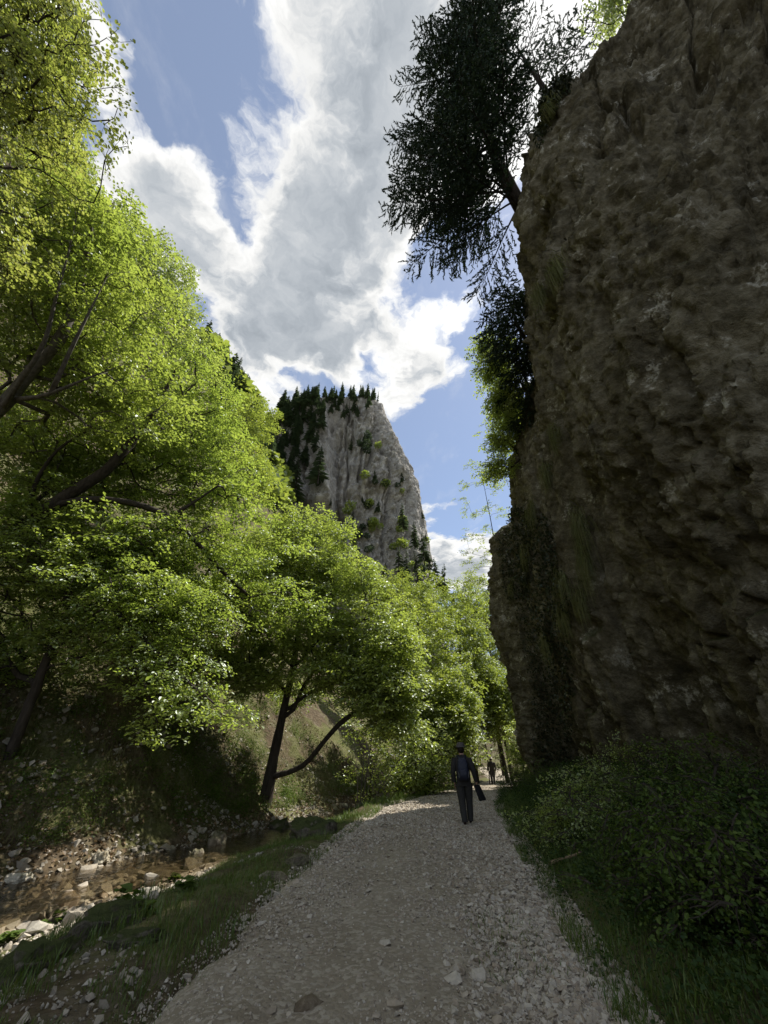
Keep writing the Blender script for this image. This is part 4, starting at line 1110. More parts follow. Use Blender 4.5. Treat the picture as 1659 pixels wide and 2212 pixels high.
STB_ME = [mesh_np('stone', v, [(f, 0)], [M['scree']]) for v, f in STO]

def scatter(protos, pos, size, g, tilt=.5, zs=None):
    mb = MB(); which = g.integers(0, len(protos), len(pos))
    for k, (v, f) in enumerate(protos):
        s_ = which == k
        if not s_.any(): continue
        n = s_.sum()
        R = euler_R(g.uniform(0, 6.28, n), g.normal(0, tilt, n), g.normal(0, tilt, n))
        mb.add(*instance_np(v, f, pos[s_], R, size[s_]))
    return mb

# gravel lying on the track: denser and coarser on the right and along the left edge
n = 150000
y = 3.4 + 28 * g3.uniform(0, 1, n) ** 2.3
v = g3.uniform(-1.12, 1.10, n)
den = .45 + .75 * smoothstep(.15, .8, v) * (1 - .5 * smoothstep(9, 16, y)) + .55 * smoothstep(-.6, -.95, v) + .5 * smoothstep(7, 12, y)
den += .9 * smoothstep(.25, .55, v) * (1 - smoothstep(5.2, 6.5, y))
x = xc(y) + np.where(v < 0, v * hwl(y), v * hwr(y))
den *= .45 + 1.1 * smoothstep(-.3, .45, fbm(np.stack([x, y, 0 * x], 1) * 1.3, 3, 91))
den *= 1 - .8 * np.exp(-((v + .30 + .08 * np.sin(y * .7)) / .30) ** 2) * (1 - .6 * smoothstep(8, 14, y))
ok = g3.uniform(0, 1.5, n) < den
x, y, v = x[ok], y[ok], v[ok]
coarse = smoothstep(.1, .7, v) * (1 - .75 * smoothstep(5.5, 8, y))
size = (.0095 + .0024 * np.maximum(y - 4, 0)) * g3.lognormal(0, .42, len(x)) * (1 + 1.3 * coarse)
size = np.clip(size, .004, .055)
z = np.where((np.abs(v) < 1), road_z(x, y), height(x, y) + .01)
pos = np.stack([x, y, z + size * .15], 1)[:56000]; size = size[:56000]
gravel = link('gravel', scatter(PEB, pos, size, g3, .4).mesh('gravel', [M['gravel']]), road); gravel['kind'] = 'stuff'
print('gravel', len(pos))
# single larger stones of the track
k = 0
while k < 290:
    y = 3.7 + 13 * g3.uniform() ** 1.8; v = g3.uniform(-1.05, 1.05)
    if g3.uniform() > .35 + .65 * (v > .2) + .2 * (v < -.8): continue
    x = float(xc(y) + v * (hwl(y) if v < 0 else hwr(y))); s_ = float(np.clip(g3.lognormal(math.log(.034 + .002 * y), .38), .02, .10))
    z = float(road_z(np.array([x]), np.array([y]))[0]) if abs(v) < 1 else ground_z(x, y)
    o = link('stone', STO_ME[k % 10], road); o.location = (x, y, z + s_ * .12); o.scale = (s_, s_ * g3.uniform(.8, 1.1), s_ * g3.uniform(.45, .8)); o.rotation_euler = (g3.normal(0, .25), g3.normal(0, .25), g3.uniform(0, 6.28)); k += 1

# stones of the stream bed and its banks
k = 0
while k < 250:
    y = 5.5 + 23 * g3.uniform() ** 1.3; d = g3.normal(0, 1.0) + (1.1 if g3.uniform() < .6 else -1.0)
    if abs(d) < .75 and g3.uniform() < .75: continue
    if abs(d) > 2.6: continue
    x = float(xc(y) + ustream(y) + d); s_ = float(np.clip(g3.lognormal(math.log(.11), .5), .05, .34))
    o = link('stone', STB_ME[k % 10], ground); o.location = (x, y, ground_z(x, y) + s_ * .2); o.scale = (s_, s_ * g3.uniform(.8, 1.3), s_ * g3.uniform(.6, 1)); o.rotation_euler = (g3.normal(0, .3), g3.normal(0, .3), g3.uniform(0, 6.28)); k += 1

# rubble of the far bank and dead leaves
n = 9000
y = g3.uniform(6, 32, n); d = 1.0 + 11 * g3.uniform(0, 1, n) ** 2
x = xc(y) + ustream(y) - d
ok = fbm(np.stack([x, y, 0 * x], 1) * .5, 3, 93) > -.15
x, y = x[ok], y[ok]; size = np.clip(g3.lognormal(math.log(.05), .6, len(x)), .015, .22)
o = link('rubble', scatter(PEB, np.stack([x, y, height(x, y) + size * .1], 1), size, g3).mesh('rubble', [M['scree']]), ground); o['kind'] = 'stuff'
n = 5000
y = g3.uniform(4, 26, n); d = g3.uniform(-1.7, -.8, n) - 1.6 * g3.uniform(0, 1, n) ** 2
x = xc(y) + ustream(y) - d * 1.0
size = np.clip(g3.lognormal(math.log(.035), .6, n), .012, .15)
o = link('bank_gravel', scatter(PEB, np.stack([x, y, height(x, y) + size * .1], 1), size, g3).mesh('bank_gravel', [M['gravel']]), ground); o['kind'] = 'stuff'
n = 26000
y = g3.uniform(5, 34, n); d = .9 + 15 * g3.uniform(0, 1, n) ** 1.6
x = xc(y) + ustream(y) - d
ok = fbm(np.stack([x, y, 0 * x], 1) * .6, 3, 95) > -.2
x, y = x[ok], y[ok]; m = len(x)
V, Fc = instance_np(LEAFW[0], LEAFW[1], np.stack([x, y, height(x, y) + .02], 1), euler_R(g3.uniform(0, 6.28, m), g3.normal(.2, .5, m), g3.normal(-.5, .5, m)), g3.uniform(.05, .12, m))
o = tag(link('leaf_litter', mesh_np('leaf_litter', V, [(Fc, 0)], [M['litter']])), 'brown dead leaves covering the far bank above the stream', 'leaf litter', kind='stuff')

# boulders
def boulder(name, label, p, size, seed, mat='boulder', group=None, sub=4, rot=0):
    bm = bmesh.new(); bmesh.ops.create_icosphere(bm, subdivisions=sub, radius=1)
    V = np.array([v.co[:] for v in bm.verts])
    f1, f2, rid = worley(V * 1.3 + seed, seed)
    r = 1 + .30 * fbm(V * .9 + seed, 3, seed) + .22 * facet(V + seed, (1.6, 1.6, 1.6), seed) + .12 * facet(V + seed, (3.6, 3.6, 3.6), seed + 2) + .07 * fbm(V * 4 + seed, 3, seed + 3)
    W = V * r[:, None] * np.asarray(size)
    W[:, 2] = np.where(W[:, 2] < 0, W[:, 2] * .6, W[:, 2])
    for v, c in zip(bm.verts, W): v.co = c
    me = bpy.data.meshes.new(name); bm.to_mesh(me); bm.free(); me.materials.append(M[mat])
    for p_ in me.polygons: p_.use_smooth = True
    o = link(name, me, None, p); o.rotation_euler = (0, 0, rot)
    return tag(o, label, 'boulder', group)
def on_ground(px, py, dz=0.0):
    """where the line of sight through that pixel meets the ground"""
    d = ray(px, py); t = np.linspace(.002, .06, 3000); P = CAM + d * t[:, None]
    h = height(P[:, 0], P[:, 1]); i = int(np.argmax(P[:, 2] < h + .0)); p = P[i]; return np.array([p[0], p[1], h[i] + dz])
for k, (px, py, sz, lab) in enumerate([
        (245, 2000, (.60, .42, .28), 'grey mossy boulder half buried in the shaded verge above the sunlit stones'), (70, 2090, (.55, .45, .25), 'brown boulder at the lower left corner in the grass'),
        (300, 2035, (.45, .2, .12), 'low slab of grey rock in the grass below the mossy boulder'), (175, 1945, (.40, .28, .22), 'sunlit pale boulder with ochre streaks at the water edge'),
        (30, 1990, (.50, .40, .20), 'bright white boulder in the sun at the left edge'), (100, 1970, (.42, .3, .16), 'sunlit white slab next to the ochre streaked boulder'), (240, 1915, (.35, .26, .14), 'small ochre boulder by the water'),
        (215, 1860, (.30, .25, .24), 'rounded pale boulder on the far side of the stream'), (465, 1835, (.42, .40, .48), 'upright grey boulder standing in the stream bed'), (420, 1860, (.40, .28, .30), 'grey boulder leaning beside the upright one'),
        (600, 1800, (.85, .55, .50), 'large dark boulder in shade below the leaning beech'), (680, 1800, (.70, .5, .42), 'grey boulder at the edge of the track verge'), (545, 1835, (.40, .3, .2), 'flat grey boulder among the stones right of the upright one'),
        (640, 1868, (.26, .2, .14), 'low grey rock on the left edge of the track'), (40, 1905, (.30, .25, .18), 'pale boulder on the far bank at the left edge'), (1115, 1818, (.10, .09, .08), 'single white stone in the grass right of the track'),
        (590, 1900, (.22, .16, .10), 'small flat rock at the left edge of the gravel')]):
    boulder('boulder', lab, on_ground(px, py), tuple(v_ * (.62 if py > 1930 else .8) for v_ in sz), 600 + k, 'mossy' if k in (0, 1, 2, 10, 11) else 'pale' if k in (3, 4, 5, 6, 7, 14, 15) else 'boulder', rot=g3.uniform(0, 6))
boulder('flat_rock', 'angular brown flat rock lying on the track at the bottom of the view', on_ground(668, 2200, .045), (.12, .055, .065), 644, 'brownrock', sub=2, rot=.5)

# loose gravel spilling over the near verge
n = 7000
y = 2.8 + 7 * g3.uniform(0, 1, n) ** 1.2; x = xc(y) - hwl(y) + .3 - 3.6 * g3.uniform(0, 1, n) ** 1.3
ok = fbm(np.stack([x, y, 0 * x], 1) * .8, 3, 97) > -.05; x, y = x[ok], y[ok]
size = np.clip(g3.lognormal(math.log(.014), .6, len(x)), .005, .06)
o = link('verge_gravel', scatter(PEB, np.stack([x, y, height(x, y) + size * .15], 1), size, g3).mesh('verge_gravel', [M['scree']]), ground); o['kind'] = 'stuff'
# pale stones heaped along the sunny edge of the stream
for k in range(150):
    px_ = g3.uniform(-20, 350); py_ = 2004 - px_ * .34 + g3.normal(0, 24); p = on_ground(px_, py_); s_ = float(np.clip(g3.lognormal(math.log(.10), .5), .04, .30))
    o = link('stone', STO_ME[k % 10], ground); o.location = (p[0], p[1], p[2] + s_ * .25); o.scale = (s_, s_ * g3.uniform(.8, 1.3), s_ * g3.uniform(.6, 1)); o.rotation_euler = (g3.normal(0, .3), g3.normal(0, .3), g3.uniform(0, 6.28))
# grass blades
def blades(n, u0, u1, y0, y1, hmin, hmax, g, seed, ypow=1.0, side=-1, thr=-.15, keep=None):
    y = y0 + (y1 - y0) * g.uniform(0, 1, n) ** ypow
    d = g.uniform(u0, u1, n)
    x = xc(y) + (-(hwl(y)) - d if side < 0 else hwr(y) + d)
    ok = fbm(np.stack([x, y, 0 * x], 1) * .9, 3, seed) > thr + .35 * np.clip(.25 - d, 0, 1)
    if keep is not None: ok &= keep(x, y, d)
    x, y = x[ok], y[ok]; m = len(x)
    z = np.maximum(height(x, y), np.where(np.abs(x - xc(y)) < 2.2, zroad(y) - .03, -9))
    h = g.uniform(hmin, hmax, m) * (.6 + .5 * smoothstep(-.3, .4, fbm(np.stack([x, y, 0 * x], 1) * 1.7, 2, seed + 1)))
    bl = np.array([[0, 0, 0], [.5, .08, .55], [0, .42, 1.0], [-.5, .08, .55]]); bf = np.array([[0, 1, 2, 3]])
    return instance_np(bl, bf, np.stack([x, y, z - .01], 1), euler_R(g.uniform(0, 6.28, m), g.normal(0, .18, m), g.normal(0, .15, m)), np.stack([h * .035 + .003, h, h], 1))
mb = MB()
mb.add(*blades(50000, -.10, 3.6, 2.6, 14, .03, .11, g3, 201, 1.4, -1, -.25, lambda x, y, d: d < np.interp(y, [3, 7, 10, 14], [3.6, 2.6, 2.4, 2.2])))
mb.add(*blades(12000, -.05, 2.2, 3.0, 16, .08, .20, g3, 202, 1.5, -1, .12))
mb.add(*blades(12000, -.1, 1.4, 14, 32, .10, .32, g3, 205, 1.2, -1, -.3))
o = tag(link('verge_grass', mb.mesh('verge_grass', [M['grass']])), 'thin green grass on the verge between the track and the stream', 'grass', kind='stuff')
mb = MB()
mb.add(*blades(40000, -.18, 1.6, 2.8, 22, .05, .20, g3, 211, 1.5, 1, -.45))
o = tag(link('trackside_grass', mb.mesh('trackside_grass', [M['grass']])), 'shaded grass along the right edge of the track', 'grass', kind='stuff')
mb = MB()
yv_ = 4.6 + 1.6 * g3.uniform(0, 1, 520); xv_ = xc(yv_) + 1.0 + g3.normal(0, .20, 520)
m = len(xv_); h = g3.uniform(.03, .09, m); bl = np.array([[0, 0, 0], [.5, .08, .55], [0, .42, 1.0], [-.5, .08, .55]])
mb.add(*instance_np(bl, np.array([[0, 1, 2, 3]]), np.stack([xv_, yv_, road_z(xv_, yv_) - .01], 1), euler_R(g3.uniform(0, 6.28, m), g3.normal(0, .3, m), g3.normal(0, .3, m)), np.stack([h * .06 + .002, h, h], 1)))
tag(link('grass_patch', mb.mesh('grass_patch', [M['grass']])), 'sparse patch of grass growing through the coarse gravel at lower right', 'grass', kind='stuff')
mb = MB()
mb.add(*blades(60000, 2.5, 17, 10, 34, .10, .40, g3, 221, 1.0, -1, -.12, lambda x, y, d: (x < xc(y) + ustream(y) - 2.2)))
tag(link('slope_grass', mb.mesh('slope_grass', [M['drygrass']])), 'tufts of pale grass on the sunny slope across the stream', 'grass', kind='stuff')

# herbs: upright leafy plants between the track and the cliff
def herb(seed, h, nl, size, leaf, spread):
    g = np.random.default_rng(seed); pos, yaw, pit = [], [], []
    for k in range(nl):
        t = .15 + .85 * (k + g.uniform()) / nl; a = g.uniform(0, 6.28)
        r = spread * (1 - .5 * t) * g.uniform(.2, 1)
        pos.append([math.cos(a) * r, math.sin(a) * r, t * h]); yaw.append(a - math.pi / 2); pit.append(g.normal(-.1, .4))
    return instance_np(leaf[0], leaf[1], np.array(pos), euler_R(np.array(yaw), np.array(pit), g.normal(0, .35, nl)), size * g.uniform(.6, 1.2, nl))
HERBS = [herb(700, .45, 44, .060, LEAF, .20), herb(701, .60, 56, .045, LEAFW, .26), herb(702, .35, 24, .075, LEAFW, .20), herb(703, .70, 54, .05, LEAF, .22), herb(704, .5, 64, .036, LEAFW, .32)]
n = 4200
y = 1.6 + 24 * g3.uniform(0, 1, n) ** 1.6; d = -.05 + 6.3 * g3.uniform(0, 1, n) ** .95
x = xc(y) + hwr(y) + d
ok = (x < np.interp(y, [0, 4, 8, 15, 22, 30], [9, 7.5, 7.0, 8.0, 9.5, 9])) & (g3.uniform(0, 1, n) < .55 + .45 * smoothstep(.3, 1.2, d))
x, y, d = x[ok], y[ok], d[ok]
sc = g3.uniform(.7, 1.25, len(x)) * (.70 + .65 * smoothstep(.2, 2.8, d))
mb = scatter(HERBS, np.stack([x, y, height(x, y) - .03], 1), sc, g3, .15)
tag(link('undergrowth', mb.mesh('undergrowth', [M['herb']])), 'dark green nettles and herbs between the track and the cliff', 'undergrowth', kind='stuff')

n = 2600
y = g3.uniform(8, 34, n); d = 2.0 + 12 * g3.uniform(0, 1, n) ** 1.2; x = xc(y) + ustream(y) - d
ok = fbm(np.stack([x, y, 0 * x], 1) * .45, 3, 99) > -.18; x, y = x[ok], y[ok]
mb = scatter(HERBS, np.stack([x, y, height(x, y) - .03], 1), g3.uniform(.6, 1.5, len(x)), g3, .2)
tag(link('slope_herbs', mb.mesh('slope_herbs', [M['bush']])), 'low green plants scattered over the slope across the stream', 'plants', kind='stuff')
# shrubs under the cliff
for k, (px, py, Y, r, rz, lab) in enumerate([
        (1330, 1700, 10.5, 1.1, .8, 'yellowish green bush at the foot of the cliff nose'), (1450, 1720, 8.8, 1.0, .8, 'leafy bush below the pale undercut of the cliff'), (1580, 1740, 7.6, 1.0, .9, 'dark bush under the cliff at the right edge'),
        (1180, 1680, 18, 1.0, .7, 'bush in the gully before the dark recess of the cliff'), (1250, 1790, 9.2, .7, .5, 'low yellow green bush beside the track where the grass widens'), (1480, 1880, 6.0, .8, .6, 'bush with feathery leaves in the middle of the undergrowth'),
        (1600, 1960, 5.0, .7, .5, 'shaded bush at the lower right edge'), (1120, 1690, 24, .8, .6, 'small bush at the foot of the far pillar beside the track')]):
    c = at(px, py, Y); gz = ground_z(c[0], Y); c[2] = max(c[2], gz + .4)
    tg = fill_volume([(c, (r, r, rz)), ((c[0], c[1], (gz + c[2]) / 2), (r * .9, r * .9, max(.3, (c[2] - gz) / 2)))], 120, g3)
    build_tree('bush', lab, [(c[0], Y, gz - .1), (c[0] + .05, Y, (gz + c[2]) / 2), (c[0], Y, c[2] + .2)], [.03, .02, .01], tg, SP_TINY, M['beechdeep' if k in (0, 4) else 'bush'], M['bark'], 720 + k, group='bushes under the cliff', cat='bush', scale=(.6, 1.1), tilt=.4, per=2)

# broad leaves by the water
def rosette(name, label, p, r, n, seed, mat):
    g = np.random.default_rng(seed); root = thing(name, label, 'plant', tuple(p))
    v, f = leaf_proto(1.0, .55, .12, .22); me = mesh_np('leaf', v, [(f, 0)], [mat], True)
    for k in range(n):
        a = g.uniform(0, 6.28); o = link('leaf', me, root); h = g.uniform(.1, .45) * r * 2
        o.location = (math.cos(a) * r * .9 * g.uniform(), math.sin(a) * r * .9 * g.uniform(), h); s_ = r * g.uniform(.6, 1.0); o.scale = (s_, s_, s_); o.rotation_euler = (g.uniform(-.1, .6), g.normal(0, .2), a)
    m = MB()
    for k in range(5):
        a = g.uniform(0, 6.28); m.add(*tube([(0, 0, -.05), (math.cos(a) * r * .2, math.sin(a) * r * .2, r * .5)], [.008, .005], 4))
    link('stalk', m.mesh('stalk', [mat]), root)
for k, (px, py, r, n_, lab) in enumerate([(375, 1905, .13, 40, 'bright sunlit leafy plant among the pale stream stones'), (400, 1925, .12, 34, 'leafy plant just right of the sunlit stones'), (270, 1960, .17, 20, 'dark broad leaved plant above the mossy boulder'), (300, 1985, .15, 18, 'second dark broad leaved plant beside the mossy boulder'),
                                          (130, 1990, .13, 22, 'broad leaved plant between the sunlit boulders and the grass'), (15, 2040, .15, 22, 'broad leaved plant at the left edge of the view'), (90, 2010, .12, 20, 'small leafy plant left of the broad leaved ones')]):
    rosette('leafy_plant', lab, on_ground(px, py), r, n_, 760 + k, M['bush'])

# grass tufts hanging from the cliff
cpx = project(clp); cdist = np.linalg.norm(clp - CAM, axis=1)
def cliff_px(x, y):
    c = np.where(np.hypot(cpx[:, 0] - x, cpx[:, 1] - y) < 10)[0]
    return clp[c[np.argmin(cdist[c])]].copy() if len(c) else None
def hanging(p, n, L, seed, label):
    g = np.random.default_rng(seed); q = np.linspace(0, 1, 4); mb = MB()
    p0 = g.normal(0, .16, (n, 3)) * [.5, 1, 1.6]; a = g.normal(math.pi, .7, n); ln = L * g.uniform(.5, 1.1, n)
    out = np.stack([np.cos(a), np.sin(a), 0 * a], 1)
    w_ = .006 + .006 * g.uniform(size=n)
    side = np.stack([-out[:, 1], out[:, 0], 0 * a], 1)
    c = p0[:, None] + out[:, None] * (ln[:, None] * .38 * np.sin(q * 1.9)[None])[..., None] + np.array([0, 0, 1.0]) * (ln[:, None] * (.28 * np.sin(q * 3.14) - 1.0 * q ** 2)[None])[..., None]
    V = np.stack([c - side[:, None] * (w_[:, None] * (1 - q * .8))[..., None], c + side[:, None] * (w_[:, None] * (1 - q * .8))[..., None]], 2).reshape(n, 8, 3)
    f = np.array([[0, 1, 3, 2], [2, 3, 5, 4], [4, 5, 7, 6]])
    Fc = (f[None] + (np.arange(n) * 8)[:, None, None]).reshape(-1, 4)
    o = link('grass_tuft', mesh_np('grass_tuft', V.reshape(-1, 3), [(Fc, 0)], [M['drygrass']]), None, tuple(p))
    tag(o, label, 'grass', 'grass tufts on the cliff')
for k, (x, y, L, lab) in enumerate([(1255, 1120, 1.3, 'longest hanging grass tuft in the crack of the cliff'), (1265, 1200, 1.2, 'hanging grass tuft right below the longest one'), (1175, 1020, .9, 'grass tuft on the cliff under the beech sprays'), (1150, 1110, 1.0, 'grass tuft on the shaded rib above the far pillar'),
                                    (1130, 1190, 1.1, 'grass tuft on top of the far pillar'), (1250, 1290, .9, 'grass tuft above the fractured blocks of the cliff'), (1215, 1330, .8, 'grass tuft left of the fractured blocks'), (1175, 1380, .8, 'grass tuft low in the gully'), (1195, 940, .8, 'grass tuft high on the cliff near the second beech'),
                                    (1190, 250, 1.0, 'grass fringe on the upper left edge of the cliff'), (1200, 580, .9, 'grass tuft below the root of the leaning spruce'), (1170, 640, .9, 'grass tuft beside the small dark spruce'), (1240, 130, .8, 'grass on the knob at the top of the cliff'), (1210, 1250, .9, 'grass tuft between the two shaded ribs'), (1105, 1260, .9, 'grass tuft draped over the left edge of the far pillar')]):
    p = cliff_px(x, y)
    if p is not None: hanging(p + [-.02, 0, 0], 170, L, 800 + k, lab)

# dark ivy and moss plants filling the gully of the cliff
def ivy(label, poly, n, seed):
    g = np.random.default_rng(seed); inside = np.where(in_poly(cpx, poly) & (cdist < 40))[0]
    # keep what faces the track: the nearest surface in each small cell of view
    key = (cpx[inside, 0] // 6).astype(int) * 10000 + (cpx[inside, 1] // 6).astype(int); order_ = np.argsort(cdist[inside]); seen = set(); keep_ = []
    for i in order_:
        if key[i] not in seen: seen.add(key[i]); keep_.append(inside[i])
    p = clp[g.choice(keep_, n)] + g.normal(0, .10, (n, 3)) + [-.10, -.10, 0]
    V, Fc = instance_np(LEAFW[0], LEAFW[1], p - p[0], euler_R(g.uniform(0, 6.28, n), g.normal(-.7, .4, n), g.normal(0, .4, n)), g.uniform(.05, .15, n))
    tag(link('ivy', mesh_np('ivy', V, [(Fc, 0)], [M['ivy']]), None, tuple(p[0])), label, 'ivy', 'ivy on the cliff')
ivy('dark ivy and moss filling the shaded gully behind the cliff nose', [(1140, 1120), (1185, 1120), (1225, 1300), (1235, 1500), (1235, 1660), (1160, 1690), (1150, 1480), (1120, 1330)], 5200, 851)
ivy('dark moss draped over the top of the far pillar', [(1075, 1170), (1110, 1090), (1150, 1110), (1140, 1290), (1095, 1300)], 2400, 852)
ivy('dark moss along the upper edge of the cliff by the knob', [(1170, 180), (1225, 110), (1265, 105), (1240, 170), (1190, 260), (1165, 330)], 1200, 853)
# sticks
def stick(label, a, b, r, seed, mat='driftwood'):
    g = np.random.default_rng(seed); q = np.linspace(0, 1, 8)[:, None]; P = np.asarray(a) * (1 - q) + np.asarray(b) * q + g.normal(0, .02, (8, 3)) * np.linalg.norm(np.asarray(b) - a) * [1, 1, .5]
    m = MB(); V, Fc = tube(P, np.linspace(r, r * .5, 8), 6); m.add(V - P[0], Fc)
    o = link('fallen_branch', m.mesh('fallen_branch', [M[mat]], True), None, tuple(P[0])); tag(o, label, 'branch')
a = on_ground(1195, 1888, .12); b = on_ground(1262, 1872, .16); stick('pale broken branch lying in the undergrowth right of the track', a, b, .03, 1)
a = on_ground(1085, 2035, .05); b = on_ground(1140, 2090, .05); stick('thin dark twig on the coarse gravel at lower right', a, b, .008, 2, 'bark')
a = on_ground(745, 1655, .1); b = on_ground(815, 1700, .15); stick('dark fallen branch on the bank behind the bare stems', a, b, .05, 3, 'bark')
a = on_ground(520, 1795, .08); b = on_ground(470, 1765, .2); stick('thin stick on the rubble of the far bank', a, b, .02, 4, 'bark')

# ------------------------------------------------------------------ the two hikers
def skin_mesh(joints, bones, radii, sub=2):
    me = bpy.data.meshes.new('skel'); names = list(joints)
    me.from_pydata([joints[k] for k in names], [(names.index(a), names.index(b)) for a, b in bones], [])
    o = bpy.data.objects.new('skel', me); C.objects.link(o)
    md = o.modifiers.new('skin', 'SKIN'); md.use_smooth_shade = True; md.branch_smoothing = .4
    sv = me.skin_vertices[0].data
    for i, k in enumerate(names):
        r = radii[k]; sv[i].radius = r if isinstance(r, tuple) else (r, r); sv[i].use_root = (k == names[0])
    s2 = o.modifiers.new('sub', 'SUBSURF'); s2.levels = sub; s2.render_levels = sub
    dg = bpy.context.evaluated_depsgraph_get(); ev = o.evaluated_get(dg); m2 = bpy.data.meshes.new_from_object(ev, depsgraph=dg)
    V = np.array([v.co[:] for v in m2.vertices]); Fs = [tuple(p.vertices) for p in m2.polygons]
    bpy.data.objects.remove(o); bpy.data.meshes.remove(me); bpy.data.meshes.remove(m2)
    return V, Fs

def ellipsoid(c, r, nu=10, nv=7):
    th = np.arange(nu) / nu * 2 * math.pi; ph = np.linspace(-math.pi / 2 + .05, math.pi / 2 - .05, nv)
    V = np.stack([np.outer(np.cos(ph), np.cos(th)) * r[0] + c[0], np.outer(np.cos(ph), np.sin(th)) * r[1] + c[1], np.repeat(np.sin(ph)[:, None], nu, 1) * r[2] + c[2]], -1).reshape(-1, 3)
    i = np.arange(nv - 1)[:, None] * nu; j = np.arange(nu)[None]; j2 = (j + 1) % nu
    return V, np.stack([i + j, i + j2, i + nu + j2, i + nu + j], -1).reshape(-1, 4)

def loft(rings, k=20, power=2.0):
    """rings: (cx, cy, z, rx, ry)"""
    th = np.arange(k) / k * 2 * math.pi; V = []
    for cx, cy, z, rx, ry in rings:
        c, s_ = np.cos(th), np.sin(th); e = 2 / power
        V.append(np.stack([cx + rx * np.sign(c) * np.abs(c) ** e, cy + ry * np.sign(s_) * np.abs(s_) ** e, np.full(k, z)], 1))
    n = len(rings); i = np.arange(n - 1)[:, None] * k; j = np.arange(k)[None]; j2 = (j + 1) % k
    return np.concatenate(V), np.stack([i + j, i + j2, i + k + j2, i + k + j], -1).reshape(-1, 4)

